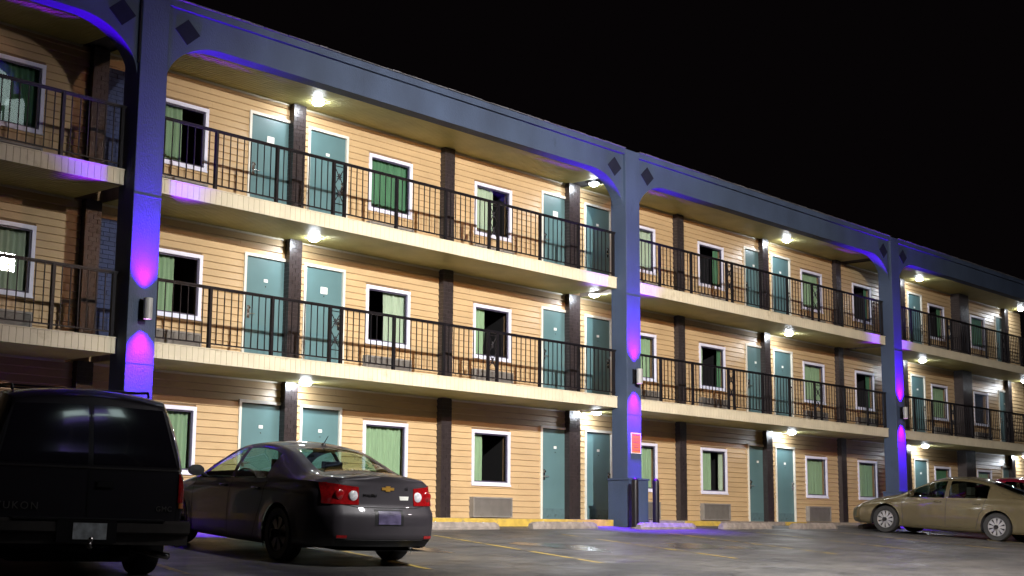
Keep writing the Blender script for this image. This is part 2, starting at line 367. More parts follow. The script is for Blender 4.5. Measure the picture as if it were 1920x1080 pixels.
sb.box(a_, b_, -0.004, 0.03, FW, FW+0.028); sb.box(a_, b_, -0.004, 0.03, h_-FW-0.028, h_-FW); sb.box(a_, a_+0.026, -0.004, 0.03, FW, h_-FW); sb.box(b_-0.026, b_, -0.004, 0.03, FW, h_-FW)
sm = sb.mesh('sash', mat('dark_sash', (0.05, 0.045, 0.08), 0.4))
pm = MB().box(a_+0.02, b_-0.02, 0.008, 0.012, FW+0.02, h_-FW-0.02).mesh('pane', m_glass)
rb = MB(); x0, x1, z0, z1 = 0.03, WW-0.03, 0.03, h_-0.03
rb.add([(x0, 0.16, z0), (x1, 0.16, z0), (x1, 0.16, z1), (x0, 0.16, z1), (x0-.4, 1.3, z0-.5), (x1+.4, 1.3, z0-.5), (x1+.4, 1.3, z1+.2), (x0-.4, 1.3, z1+.2)],
       [(4, 5, 6, 7), (0, 1, 5, 4), (1, 2, 6, 5), (2, 3, 7, 6), (3, 0, 4, 7)])
rm = rb.mesh('room_interior', m_dark)
for key, x in wins.items():
    for k in range(3):
        w = link('window', fm, motel, (x-RX, 0, FL[k]+WH0))
        link('sash', sm, w); link('pane', pm, w); link('room_interior', rm, w)
        for (c0, c1, ci) in CUR[(key, k)]:
            b = MB(); n = max(8, int(70*(c1-c0))); vs = []; xa = 0.05+(WW-0.1)*c0; xb = 0.05+(WW-0.1)*c1; ph = random.uniform(0, 6)
            for i in range(n+1):
                t = i/n; xx = xa+(xb-xa)*t; yy = 0.115+0.022*sin(xx*62+ph)+0.012*sin(xx*23+ph*2)
                for j, zz in enumerate((0.02, h_*0.5, h_-0.055-0.012*abs(sin(xx*31+ph)))):
                    vs.append((xx+0.006*sin(zz*5+xx*9), yy+0.008*(1-j*0.5)*sin(xx*40), zz))
            b.add(vs, [(3*i+j, 3*i+3+j, 3*i+4+j, 3*i+1+j) for i in range(n) for j in range(2)])
            c = link('curtain', b.mesh('curtain', m_curtain[ci], True), w)

# doors
def door_frame():
    b = MB(); t = 0.055
    b.box(0, t, -0.040, 0.03, 0, DH); b.box(DW-t, DW, -0.040, 0.03, 0, DH); b.box(t, DW-t, -0.040, 0.03, DH-t, DH)
    return b.mesh('door_frame', m_jamb)
dfm = door_frame()
b = MB().box(0.067, DW-0.067, -0.004, 0.03, 0.012, DH-0.070); dpm = b.mesh('door', m_teal)
b = MB().box(0.055, DW-0.055, 0.012, 0.035, 0.0, DH-0.055); dgap = b.mesh('door_gap', m_dark)
def handle_mesh(s):
    b = MB(); b.box(-0.03, 0.03, -0.014, -0.0045, -0.13, 0.10); b.lathe([(0.0, -0.05), (0.026, -0.05), (0.028, -0.012)], (0, 0, 0.055), 'Y', 14)
    b.tube([(0, -0.012, -0.05), (0, -0.06, -0.05)], 0.011); b.tube([(0, -0.06, -0.05), (s*0.055, -0.062, -0.052), (s*0.12, -0.058, -0.05)], [0.011, 0.010, 0.008])
    return b.mesh('handle', m_steel, True, 40)
hml, hmr = handle_mesh(1), handle_mesh(-1)
npm = MB().box(-0.045, 0.045, -0.012, -0.0045, -0.028, 0.028).mesh('number_plate', m_plate)
npb = MB().box(-0.085, 0.085, -0.012, -0.0045, -0.065, 0.065).mesh('number_plate', m_plate)
thm = MB().box(0.055, DW-0.055, -0.05, 0.03, -0.004, 0.012).mesh('threshold', m_steel)
hgm = MB().lathe([(0.0, -0.05), (0.009, -0.05), (0.009, 0.05), (0.0, 0.05)], n=8).mesh('hinge', m_steel)
kpm = MB().box(0.11, DW-0.11, -0.0065, -0.0035, 0.04, 0.24).mesh('kick_plate', mat('scuffed_teal', (0.085, 0.15, 0.165), 0.55, var=0.3, vscale=6, dirt=((0.05, 0.08, 0.085), 6, 0.52)))
peep = MB().lathe([(0, -0.010), (0.012, -0.010), (0.014, -0.004)], (0, 0, 0), 'Y', 12).mesh('peephole', m_steel)
for i, (x, side) in enumerate(doors):
    for k in range(3):
        d = link('door', dpm, motel, (x-RX, 0, FL[k]))
        link('door_frame', dfm, d); link('door_gap', dgap, d)
        link('handle', hml if side == 'L' else hmr, d, (0.135 if side == 'L' else DW-0.135, 0, 1.0))
        big = (i, k) in ((1, 1), (2, 2), (4, 2))
        pl = link('number_plate', npb if (i, k) in ((1, 2), (2, 1), (3, 2)) else npm, d, (DW*0.5, 0, 1.60))
        link('peephole', peep, d, (DW*0.5, 0, 1.49)); link('threshold', thm, d); link('kick_plate', kpm, d)
        for hz in (0.25, 1.0, 1.8): link('hinge', hgm, d, (DW-0.062 if side == 'L' else 0.062, -0.008, hz))

# balcony slabs, fascia strips, soffits, railings
TX = [-0.35, 12.67, 25.58, 38.58, 51.60]; TW = 0.52
FP = 0.115; fpm = {}
def fascia(b, x0, x1, z0, z1):
    # one vertical vinyl strip with a V joint at each side
    return b.add([(x0, -1.440, z0), (x0+0.003, -1.449, z0), (x1-0.003, -1.449, z0), (x1, -1.440, z0), (x0, -1.440, z1), (x0+0.003, -1.449, z1), (x1-0.003, -1.449, z1), (x1, -1.440, z1)],
                 [(0, 1, 5, 4), (1, 2, 6, 5), (2, 3, 7, 6), (0, 3, 2, 1), (4, 5, 6, 7)])
fme = fascia(MB(), 0.0, FP-0.002, 0.0, 0.236).mesh('fascia_panel', m_cream)
n_panel = 0
for bay in range(4):
    x0 = TX[bay]+TW if bay else XL; x1 = TX[bay+1]
    for k in (1, 2):
        zt = FL[k]; zb = zt-0.236
        sl = mp(MB().box(x0, x1, -1.434, 0.021, zb+0.012, zt-0.001), 'balcony_slab', m_concrete)
        bs = MB(); x = x0
        while x < x1-0.02:
            xe = min(x+FP, x1)
            if (bay == 0 and x > 10.3 or bay == 1) and n_panel < 300 and xe-x > FP-0.01:
                link('fascia_panel', fme, sl, (x-RX, random.uniform(-0.0015, 0.0015), zb)); n_panel += 1
            else: fascia(bs, x, xe-0.002, zb, zt)
            x += FP
        if bs.v:
            bs.v = [(a-RX, c, d) for a, c, d in bs.v]; bs.build('fascia_strips', m_cream, sl, kind='stuff')
        cp = MB().box(x0, x1, -1.462, -1.39, zt, zt+0.018); cp.v = [(a-RX, c, d) for a, c, d in cp.v]; cp.build('slab_edge_trim', m_cream, sl)
    # soffits: grooved boards across the walkway
    for k in range(3):
        zc = CE[k]; yf = -1.434 if k < 2 else -1.372
        b = MB(); x = x0
        while x < x1-0.01:
            xe = min(x+0.152, x1)
            for (a, c) in ((x, min(x+0.070, xe)), (x+0.076, xe-0.006)):
                if c > a: b.add([(a, yf, zc+0.012), (a+0.003, yf, zc), (c-0.003, yf, zc), (c, yf, zc+0.012), (a, 0.0, zc+0.012), (a+0.003, 0.0, zc), (c-0.003, 0.0, zc), (c, 0.0, zc+0.012)],
                                 [(0, 4, 5, 1), (1, 5, 6, 2), (2, 6, 7, 3)])
            b.add([(x, yf, zc+0.011), (xe, yf, zc+0.011), (xe, 0, zc+0.011), (x, 0, zc+0.011)], [(0, 1, 2, 3)])
            x += 0.152
        mp(b, 'soffit', m_soffit, kind='stuff')
        mp(MB().box(x0, x1, -0.024, 0.0215, zc-0.035, zc-0.001), 'wall_top_trim', m_cream)

RP = {0: [3.4, 4.72, 6.04, 7.36, 7.63, 8.9, 10.22, 11.545, 12.60], 1: [13.27, 14.46, 15.775, 17.10, 17.375, 18.70, 20.05, 21.34, 21.61, 22.95, 24.26, 25.51],
      2: [26.17, 27.32, 28.63, 30.20, 30.45, 31.79, 33.13, 34.45, 34.80, 36.12, 37.43, 38.50], 3: [39.17, 40.42, 41.62, 42.95, 43.22, 44.51, 45.91, 47.22, 47.49, 48.80, 50.10, 51.50]}
ORN = {0: [3], 1: [3, 7], 2: [3, 7], 3: [3, 7]}
balm = MB().box(-0.0072, 0.0072, -1.4072, -1.3928, 0.115, 1.02).mesh('baluster', m_black)
postm = MB().box(-0.027, 0.027, -1.427, -1.373, 0.018, 1.03).mesh('railing_post', m_black)
def orn_mesh(w):
    b = MB(); a = 0.027; c = w-0.027; y = -1.40
    def bar(p, q): b.tube([(p[0], y, p[1]), (q[0], y, q[1])], 0.009, 6)
    bar((a, 0.96), (c, 0.96)); bar((a, 0.26), (c, 0.26)); m_ = (a+c)/2
    bar((a, 0.93), (c, 0.61)); bar((c, 0.93), (a, 0.61)); bar((a, 0.61), (c, 0.29)); bar((c, 0.61), (a, 0.29))
    for cx, cz in ((m_, 0.77), (m_, 0.45)):
        b.lathe([(0.016, -0.012), (0.034, 0), (0.016, 0.012)], (cx, y, cz), 'Y', 10)
        for t in range(8):
            an = t*pi/4; bar((cx, cz), (cx+0.062*cos(an), cz+0.062*sin(an)))
    return b.mesh('scroll_panel', m_black)
n_bal = 0; last = {}
for bay in range(4):
    P = RP[bay]
    for k in (1, 2):
        xa = P[0]-0.06 if bay else XL; xb = P[-1]+0.06
        rl = MB().box(xa, xb, -1.430, -1.370, FL[k]+1.03, FL[k]+1.058); rl.box(xa, xb, -1.415, -1.385, FL[k]+1.01, FL[k]+1.029)
        rail = mp(rl, 'balcony_railing', m_black)
        br = MB().box(xa-RX, xb-RX, -1.414, -1.386, FL[k]+0.092, FL[k]+0.114).build('bottom_rail', m_black, rail)
        for x in P: link('railing_post', postm, rail, (x-RX, 0, FL[k]))
        extra = MB()
        ends = P if bay else [XL+0.1]+P
        for i in range(len(ends)-1):
            a, c = ends[i], ends[i+1]
            if bay == 0 and i == 0: n0 = 24
            if (c-a) < 0.45:
                link('scroll_panel', orn_mesh(c-a), rail, (a-RX, 0, FL[k])); continue
            n = max(2, round((c-a)/0.147))
            for j in range(1, n):
                x = a+(c-a)*j/n
                if x > 10.4 and n_bal < 300:
                    link('baluster', balm, rail, (x-RX, 0, FL[k])); n_bal += 1
                else: extra.box(x-0.0085-RX, x+0.0085-RX, -1.4085, -1.3915, FL[k]+0.115, FL[k]+1.02)
        if extra.v: extra.build('balusters', m_black, rail, kind='stuff')

# towers, arch beams
YF, YB, ZT = -1.72, -1.29, 8.33
for i, x in enumerate(TX):
    t = MB(); zz = [0.85, 3.0, 5.2, 8.33]
    t.box(x, x+TW, YF, YB, 0.88, ZT-0.002)
    o = mp(t, 'column', m_slate)
    md = o.modifiers.new('edge', 'BEVEL'); md.width = 0.012; md.segments = 2
    pb = MB().box(x-0.10, x+TW+0.10, YF-0.10, YB+0.03, -0.45, 0.86)
    pb.v = [(a-RX, c, d) for a, c, d in pb.v]; pl = pb.build('plinth', m_slate, o)
    pc = MB().box(x-0.125, x+TW+0.125, YF-0.125, YB+0.04, 0.862, 0.90); pc.v = [(a-RX, c, d) for a, c, d in pc.v]; pc.build('plinth_cap', m_slate, o)
    for zj in (2.30, 4.95):     # stucco joint bands
        jb = MB().box(x-0.003, x+TW+0.003, YF-0.004, YF+0.02, zj, zj+0.018); jb.v = [(a-RX, c, d) for a, c, d in jb.v]; jb.build('stucco_joint', m_slate, o)
mp(MB().box(12.648, 12.668, -1.70, -1.66, 7.1, 8.2), 'joint_gap', m_dark)
AF, AB, AZ = -1.65, -1.37, 7.70
for bay in range(4):
    x0 = TX[bay]+TW+0.0015 if bay else XL; x1 = TX[bay+1]-0.0015
    if bay == 0: x0 = TX[0]+TW+0.0015
    a_, b_ = 1.12, 0.85; px = []
    N = 14
    for i in range(N+1):
        th = pi/2*i/N; px.append((x0+a_*(1-cos(th)), AZ-b_*(1-sin(th))))
    for i in range(1, 20): px.append((x0+a_+(x1-x0-2*a_)*i/20, AZ))
    for i in range(N+1):
        th = pi/2*i/N; px.append((x1-a_*(1-sin(th)), AZ-b_*(1-cos(th))))
    b = MB(); vs = []
    for x, z in px: vs += [(x, AF, z), (x, AF, 8.2), (x, AB, z), (x, AB, 8.2)]
    fs = []
    for i in range(len(px)-1):
        p = 4*i; q = p+4; fs += [(p, q, q+1, p+1), (p+2, p+3, q+3, q+2), (p, p+2, q+2, q), (p+1, q+1, q+3, p+3)]
    e = 4*(len(px)-1); fs += [(0, 1, 3, 2), (e, e+2, e+3, e+1)]
    b.add(vs, fs); beam = mp(b, 'arch_beam', m_slate)
    for xc in ((x0+0.40, x1-0.33)):
        dm = MB().add([(xc-0.25-RX, AF-0.012, 7.86), (xc-RX, AF-0.012, 7.64), (xc+0.25-RX, AF-0.012, 7.86), (xc-RX, AF-0.012, 8.08), (xc-0.25-RX, AF+0.01, 7.86), (xc-RX, AF+0.01, 7.64), (xc+0.25-RX, AF+0.01, 7.86), (xc-RX, AF+0.01, 8.08)],
                       [(0, 1, 2, 3), (0, 4, 5, 1), (1, 5, 6, 2), (2, 6, 7, 3), (3, 7, 4, 0)])
        dm.build('diamond_tile', m_tile, beam)
    c = MB().box(x0-RX, x1-RX, -1.715, -1.36, 8.205, 8.33); c.build('coping', m_slate, beam)
    # shingle edge along the top of the coping
    sh = MB(); x = x0
    while x < x1-0.05:
        w = random.uniform(0.20, 0.32); xe = min(x+w, x1)
        sh.box(x+0.006-RX, xe-0.006-RX, -1.745+random.uniform(-0.01, 0.01), -1.30, 8.332, 8.345+random.uniform(0, 0.012)); x = xe
    sh.build('roof_edge_shingles', m_shingle, beam, kind='stuff')
mp(MB().box(XL, XR, -1.35, 9.0, 7.80, 8.31), 'roof', m_roof)
mp(MB().box(XL, XR, 0.165, 0.20, -0.3, -0.05).box(XL-0.02, XL+0.2, 0.2, 9.0, -0.4, 7.8).box(XR-0.2, XR, 0.2, 9, -0.4, 7.8).box(XL, XR, 8.8, 9.0, -0.4, 7.8), 'outer_wall', m_siding)

# ------------------------------------------------------------------ ceiling lights
FN = ['ground', 'middle', 'top']
orde = ['left end', 'first door pair', 'second door pair', 'third door pair', 'fourth door pair', 'far right end']
lx = [(17.40, 17.45), (25.90, 26.20), (34.62, 34.95), (42.88, 43.20), (51.12, 51.35)]
place = ['nearest the first pair of doors from the left', 'just left of the middle column', 'above the door pair in the middle of the second bay', 'just right of the third column', 'at the right end of the balcony']
dome = MB().lathe([(0.0, -0.075), (0.045, -0.070), (0.080, -0.055), (0.104, -0.032), (0.112, -0.012)], n=24).mesh('lit_dome', m_lampwhite, True)
ring = MB().lathe([(0.112, -0.012), (0.128, -0.012), (0.132, 0.0), (0.02, 0.0)], n=24).mesh('fixture_ring', m_plate, True, 40)
for i, (xu, x0_) in enumerate(lx):
    for k in range(3):
        x = x0_ if k == 0 else xu; y = -0.38 if k == 0 else -0.56
        t = thing('ceiling_light', 'lit ceiling light, %s floor, %s' % (FN[k], place[i]), 'ceiling light', (x, y, CE[k]), 0, 'round ceiling lights along the walkways')
        link('lit_dome', dome, t); link('fixture_ring', ring, t)

# ------------------------------------------------------------------ violet wall lamps
SC = [(12.93, 'leftmost'), (25.84, 'middle'), (38.84, 'rightmost')]
for x, nm in SC:
    t = thing('wall_lamp', 'grey cylinder up-and-down wall lamp throwing violet light on the %s column' % nm, 'wall lamp', (x, -1.72, 3.15), 0, 'violet column lamps')
    MB().box(-0.06, 0.06, -0.03, -0.001, -0.16, 0.16).build('back_plate', m_black, t)
    MB().box(-0.025, 0.025, -0.09, -0.03, -0.03, 0.03).build('bracket', m_black, t)
    MB().lathe([(0.062, -0.165), (0.070, -0.165), (0.070, 0.165), (0.062, 0.165), (0.062, -0.165)], (0, -0.15, 0), n=24).build('shade', m_sconce, t, True, angle=40)
    for z in (-0.150, 0.150):
        MB().lathe([(0, z), (0.060, z)], (0, -0.15, 0), n=20).build('lens', m_violet, t)
    for sgn in (-1, 1):
        lamp('violet_light', 'SPOT', (x, -1.87, 3.15+sgn*0.155), 8000, (0.105, 0.0, 1.0), 0.07, aim=(x, -1.84, 3.15+sgn*4), size=84, blend=0.9)
        lamp('violet_core', 'SPOT', (x, -1.87, 3.15+sgn*0.155), 300, (0.60, 0.01, 0.8), 0.05, aim=(x, -1.80, 3.15+sgn*4), size=70, blend=1.0)

# ------------------------------------------------------------------ air conditioners
wlab = {'Z': 'window left of the leftmost column', 'A': 'first window right of leftmost column', 'B': 'second window right of leftmost column', 'C': 'third window right of leftmost column',
        'E': 'first window right of middle column', 'F': 'second window right of middle column', 'G': 'third window right of middle column', 'H': 'window just left of third column', 'I': 'first window right of third column', 'J': 'second window right of third column'}
def ac_mesh():
    b = MB(); b.box(0, 1.24, -0.115, 0.02, 0, 0.035); b.box(0, 1.24, -0.115, 0.02, 0.385, 0.42); b.box(0, 0.035, -0.115, 0.02, 0.035, 0.385); b.box(1.205, 1.24, -0.115, 0.02, 0.035, 0.385)
    b.box(0.035, 1.205, -0.085, 0.02, 0.035, 0.385); return b.mesh('housing', m_ac)
acm = ac_mesh(); b = MB()
for i in range(16): b.box(0.04, 1.20, -0.103, -0.084, 0.045+i*0.021, 0.054+i*0.021)
acl = b.mesh('grille', m_ac)
for key, x in wins.items():
    for k in range(3):
        t = thing('air_conditioner', 'grey wall air conditioner, %s floor, under the %s' % (FN[k], wlab[key]), 'air conditioner', (x-0.05, -0.022, FL[k]+0.03), 0, 'air conditioners under the windows')
        link('housing', acm, t); link('grille', acl, t)

# ------------------------------------------------------------------ sign on the middle column
sg = thing('parking_sign', 'small orange warning sign with rows of dark print on the middle violet column', 'sign', (25.88, -1.722, 1.45))
MB().box(-0.18, 0.18, -0.012, 0.0, 0.0, 0.45).build('sign_border', m_plate, sg)
MB().box(-0.165, 0.165, -0.0145, -0.0125, 0.015, 0.435).build('sign_face', m_orange, sg)
b = MB(); random.seed(3)
for r_, (z, hh, ww) in enumerate(((0.385, 0.035, 0.26), (0.33, 0.014, 0.27), (0.30, 0.014, 0.22), (0.265, 0.014, 0.27), (0.225, 0.024, 0.25), (0.17, 0.014, 0.26), (0.12, 0.03, 0.18), (0.06, 0.024, 0.27))):
    x = -ww/2
    while x < ww/2:
        w = random.uniform(0.3, 1.0)*hh*0.8; b.box(x, min(x+w, ww/2), -0.0158, -0.0146, z, z+hh*random.uniform(0.7, 1)); x += w+hh*0.25
b.build('printed_lines', m_ink, sg, kind='stuff')

# ------------------------------------------------------------------ bollards
for x, lb in ((25.33, 'black steel bollard standing in front of the middle violet column'), (26.10, 'black steel bollard standing just right of the middle violet column')):
    t = thing('bollard', lb, 'bollard', (x, -2.10, gz(x, -2.1)), 0, 'black bollards by the middle column')
    MB().lathe([(0.075, 0.0), (0.075, 1.0), (0.070, 1.03), (0.05, 1.06), (0.0, 1.075)], n=20).build('post', m_black, t, True, angle=50)
    MB().lathe([(0.10, -0.01), (0.10, 0.018), (0.076, 0.024)], n=20).build('base_collar', m_concrete, t, True, angle=40)

# ------------------------------------------------------------------ wheel stops
for i, (x, y, lb) in enumerate(((15.6, -2.15, 'behind the dark grey sedan'), (18.72, -2.15, 'just right of the dark grey sedan'), (21.86, -2.1, 'in front of the third window right of the leftmost column'), (25.0, -2.42, 'in front of the two black bollards'),
                                (28.05, -2.5, 'in front of the second bay left of its doors'), (31.0, -2.6, 'in front of the door pair in the second bay'), (34.3, -2.7, 'at the nose of the beige sedan'))):
    t = thing('wheel_stop', 'weathered concrete wheel stop %s' % lb, 'wheel stop', (x, y, gz(x, y)), R(random.uniform(-1.2, 1.2)), 'concrete wheel stops along the kerb')
    b = MB(); prof = [(-0.10, 0), (-0.10, 0.05), (-0.06, 0.14), (0.06, 0.14), (0.10, 0.05), (0.10, 0)]
    vs = []; nS = 16
    for s_ in range(nS+1):
        xx = 2.10*s_/nS; e_ = 0.72 if s_ in (0, nS) else 1.0
        for (yy, zz) in prof: vs.append((xx, yy*e_+random.uniform(-0.004, 0.004), zz*e_+random.uniform(-0.005, 0.004) if zz > 0 else -0.03))
    fs = []
    for s_ in range(nS):
        for j in range(5): fs.append((s_*6+j, s_*6+j+1, (s_+1)*6+j+1, (s_+1)*6+j))
    fs += [tuple(range(6)), tuple(nS*6+j for j in range(6))]
    b.add(vs, fs).build('stop_block', m_stop, t)
    for xx in (0.4, 1.7): MB().lathe([(0.0, 0.150), (0.016, 0.148), (0.018, 0.13)], (xx, 0, 0), n=10).build('anchor_bolt', m_steel, t)

# ------------------------------------------------------------------ lot lamp poles (outside the frame, they light the walls)
def lot_pole(loc, lens, label):
    x, y, z = loc; g = gz(x, y)
    t = thing('lot_lamp', label, 'lamp post', (x, y, g), 0, 'parking lot lamp posts')
    H = z-g
    MB().tube([(0, -0.9, 0), (0, -0.9, H+0.02)], [0.10, 0.07], 12).build('pole', m_sconce, t, True, angle=50)
    MB().tube([(0, -0.9, H-0.02), (0, -0.2, H+0.05)], 0.035, 8).build('arm', m_sconce, t)
    MB().box(-0.37, 0.37, -0.22, 0.20, H-0.27, H+0.31).build('lamp_head', m_sconce, t)
    MB().box(-0.34, 0.34, 0.201, 0.212, H-0.24, H+0.28).build('lens', lens, t)
lot_pole((KEY[0], KEY[1]-0.28, KEY[2]), m_sodium, 'tall lamp post with a white flood head, first on the parking lot')
lot_pole((SOD[0], SOD[1]-0.28, SOD[2]), m_sodium, 'lower lamp post with an amber head, second on the parking lot')

# ------------------------------------------------------------------ cars
def interp(pts, x):
    # smooth (monotone-ish Catmull-Rom) interpolation through (x, y) points
    if x <= pts[0][0]: return pts[0][1]
    if x >= pts[-1][0]: return pts[-1][1]
    for i in range(len(pts)-1):
        if pts[i][0] <= x <= pts[i+1][0]: break
    x0, y0 = pts[i]; x1, y1 = pts[i+1]; h = x1-x0; d = (y1-y0)/h
    def tan(j):
        if j == 0: return (pts[1][1]-pts[0][1])/(pts[1][0]-pts[0][0])
        if j == len(pts)-1: return (pts[-1][1]-pts[-2][1])/(pts[-1][0]-pts[-2][0])
        a = (pts[j][1]-pts[j-1][1])/(pts[j][0]-pts[j-1][0]); b = (pts[j+1][1]-pts[j][1])/(pts[j+1][0]-pts[j][0])
        return 0 if a*b < 0 else 2*a*b/(a+b) if a+b else 0
    m0, m1 = tan(i), tan(i+1); t = (x-x0)/h
    return (2*t**3-3*t*t+1)*y0+(t**3-2*t*t+t)*h*m0+(-2*t**3+3*t*t)*y1+(t**3-t*t)*h*m1

def wheel(parent, a, side, rad, width, half, L, rimr, spokes, m_rim, slot=True):
    # SIDE -1 = the car's left; the hub faces outward along x
    x = side*half; y = L/2-a
    w = thing_part('wheel', parent, (x, y, rad))
    o = side
    prof = [(rimr, -width*o), (rad*0.94, -width*o), (rad, -width*0.86*o), (rad, -width*0.14*o), (rad*0.94, 0.0), (rimr+0.012, -0.004*o), (rimr, -0.02*o)]
    MB().lathe(prof, axis='X', n=40).build('tyre', m_rubber, w, True, angle=35)
    b = MB().lathe([(rimr, -0.022*o), (rimr*0.95, -0.010*o), (rimr*0.90, -0.022*o)], axis='X', n=40)
    b.lathe([(rimr*0.30, -0.022*o), (rimr*0.24, -0.008*o), (0.0, -0.004*o)], axis='X', n=24)
    for i in range(spokes):
        an = 2*pi*i/spokes; wd = 0.62*pi/spokes
        vs = []
        for rr, f, xx in ((rimr*0.26, 1.5, -0.012), (rimr*0.60, 1.12, -0.020), (rimr*0.93, 0.95, -0.018)):
            for s_ in (-1, 1): vs.append((xx*o, rr*cos(an+s_*wd*f), rr*sin(an+s_*wd*f)))
            for s_ in (-1, 1): vs.append(((xx-0.03)*o, rr*cos(an+s_*wd*f), rr*sin(an+s_*wd*f)))
        fs = []
        for k in (0, 4): fs += [(k, k+1, k+5, k+4), (k, k+4, k+6, k+2), (k+1, k+3, k+7, k+5)]
        b.add(vs, fs)
    b.build('rim', m_rim, w, True, angle=30)
    MB().lathe([(rimr*0.99, -0.055*o), (0, -0.055*o)], axis='X', n=24).build('brake_disc', m_dark, w)
    return w
def thing_part(name, parent, loc):
    # a part that is itself a mesh: a small hub with its own sub-parts
    b = MB().lathe([(0.05, -0.05), (0.05, 0.0), (0, 0.0)], axis='X', n=10)
    o = b.build(name, m_dark, parent, loc=loc); return o

class Car:
    def __init__(c, P, root, paint, glass):
        c.P = P; c.root = root; c.L = P['L']; c.paint = paint; c.glass = glass
        c.make()
    def section(c, a):
        # list of (y, z, group) from the sill up to the roof centre, for the station at A metres from the nose
        P = c.P; f = lambda k: interp(P[k], a)
        zt, zb, zr = f('top'), f('belt'), f('rail'); yb, yr, ym = f('ybelt'), f('yrail'), f('ymid'); z0 = f('sill')
        zr = max(zr, zb+0.012); zt = max(zt, zr+0.006)
        body = [(ym*0.93, z0), (ym*0.975, z0+0.05), (ym*0.992, z0+(zb-z0)*0.22), (ym, z0+(zb-z0)*0.45), (ym*0.998, z0+(zb-z0)*0.66), (ym*0.985, z0+(zb-z0)*0.82), (ym*0.955*0.4+yb*0.6, z0+(zb-z0)*0.94), (yb, zb)]
        ts = [i/7*1.0 for i in range(8)]
        ny = [(t, b[0]) for t, b in zip(ts, body)]; nz_ = [(t, b[1]) for t, b in zip(ts, body)]
        out = []
        NB = 18
        for i in range(NB+1): t = i/NB; out.append((interp(ny, t), interp(nz_, t), 0))
        NG = 8
        for i in range(1, NG+1):
            t = i/NG; out.append((yb+(yr-yb)*t+0.03*sin(pi*t)*min(1, (zr-zb)/0.3), zb+(zr-zb)*t, 1))
        NT = 9
        for i in range(1, NT+1):
            t = i/NT; e = 2.1
            out.append((yr*(1-t), zr+(zt-zr)*(1-(1-t)**e), 2))
        return out
    def make(c):
        P = c.P; L = c.L; NS = 96
        A = []
        for i in range(NS+1):
            t = i/NS; A.append(L*(t-0.35*sin(2*pi*t)/(2*pi)*0.6))
        for e in P['snap']:
            j = min(range(len(A)), key=lambda q: abs(A[q]-e)); A[j] = e
        A[0] = 0; A[-1] = L; c.A = A
        secs = [c.section(a) for a in A]; nc = len(secs[0]); c.nc = nc
        V = []
        for a, s_ in zip(A, secs):
            de = min(a, L-a); rr = P['round']
            k = 1.0
            if de < rr: k = 1-P['taper']*((rr-de)/rr)**2.6
            for (y, z, g) in s_:
                ww = 0
                if a > L/2: ww = max(0, (a-(L-P['rz']))/P['rz']); off = interp(P['rear'], z)*ww*ww*(3-2*ww)
                else: ww = max(0, (P['rz']-a)/P['rz']); off = -interp(P['front'], z)*ww*ww*(3-2*ww)
                V.append([y*k, a+off, z])
        # wheel arches: push side vertices out of the arch circle
        for wa in (P['wf'], P['wr']):
            ra = P['arch']; zc = P['tyre']
            for i in range(len(A)):
                for j in range(0, 19):
                    v = V[i*nc+j]; dx = v[1]-wa; dz = v[2]-zc; d = sqrt(dx*dx+dz*dz)
                    if d < ra and dz > -zc:
                        if d < 1e-4: dx, dz, d = 0, 1, 1
                        q = ra/d; v[1] = wa+dx*q; v[2] = zc+dz*q if dz > -0.12 else v[2]
                    if abs(d-ra) < 0.05 or d < ra: v[0] += 0.012
        bodyF = []; glassF = {}
        def cls(i, j):
            a0 = (A[i]+A[i+1])/2; g = secs[i][j+1][2]; s1 = secs[i+1][j+1]; s0 = secs[i][j+1]
            if g == 1:
                jj = j-18          # 0..7 up the glass column
                hh = (s0[1]-secs[i][18][1])
                for (x0, x1) in P['side']:
                    if x0 <= a0 <= x1 and (0 <= jj <= 6): return 'side_%d' % P['side'].index((x0, x1))
            if g == 2:
                jj = j-26
                if P['ws'][0] <= a0 <= P['ws'][1] and jj >= 1: return 'windscreen'
                if P.get('rw') and P['rw'][0] <= a0 <= P['rw'][1] and jj >= 2: return 'rear_window'
            return None
        tops = {}
        for i in range(len(A)-1):
            for j in range(nc-1):
                q = (i*nc+j, (i+1)*nc+j, (i+1)*nc+j+1, i*nc+j+1)
                pts = [Vector(V[k]) for k in q]
                area = ((pts[2]-pts[0]).cross(pts[3]-pts[1])).length/2
                if area < 1e-6: continue
                if j < 18:
                    ce = sum((p for p in pts), Vector())/4; skip = False
                    for wa in (P['wf'], P['wr']):
                        if sqrt((ce.y-wa)**2+(ce.z-P['tyre'])**2) < P['arch']*0.995 and ce.z > 0.0: skip = True
                    if skip: continue
                k = cls(i, j)
                (glassF.setdefault(k, []) if k else bodyF).append(q)
        def side_mesh(name, faces, m, both=True, off=0.0, thick=0.0):
            b = MB(); sides = (1, -1) if both else (1,)
            for sd in sides:
                idx = {}; vs = []; fs = []
                for q in faces:
                    r_ = []
                    for k in q:
                        if k not in idx: idx[k] = len(vs); vs.append((sd*V[k][0], L/2-V[k][1], V[k][2]))
                        r_.append(idx[k])
                    fs.append(tuple(r_))
                b.add(vs, fs)
            return b
        B = side_mesh('body', bodyF, c.paint)
        # end caps
        for end in (0, 1):
            i = 0 if end == 0 else len(A)-1; bul = P['bulge'][end]; NR = 14; vs = []
            rows = list(range(0, nc))
            for j in rows:
                y, a, z = V[i*nc+j]
                for r_ in range(NR+1):
                    t = -1+2*r_/NR
                    aa = a+(bul*(1-abs(t)**2.2) if end else -bul*(1-abs(t)**2.2))*(min(1.0, y/0.3))
                    vs.append((y*t, L/2-aa, z))
            fs = []
            for j in range(len(rows)-1):
                for r_ in range(NR):
                    fs.append((j*(NR+1)+r_, j*(NR+1)+r_+1, (j+1)*(NR+1)+r_+1, (j+1)*(NR+1)+r_))
            B.add(vs, fs)
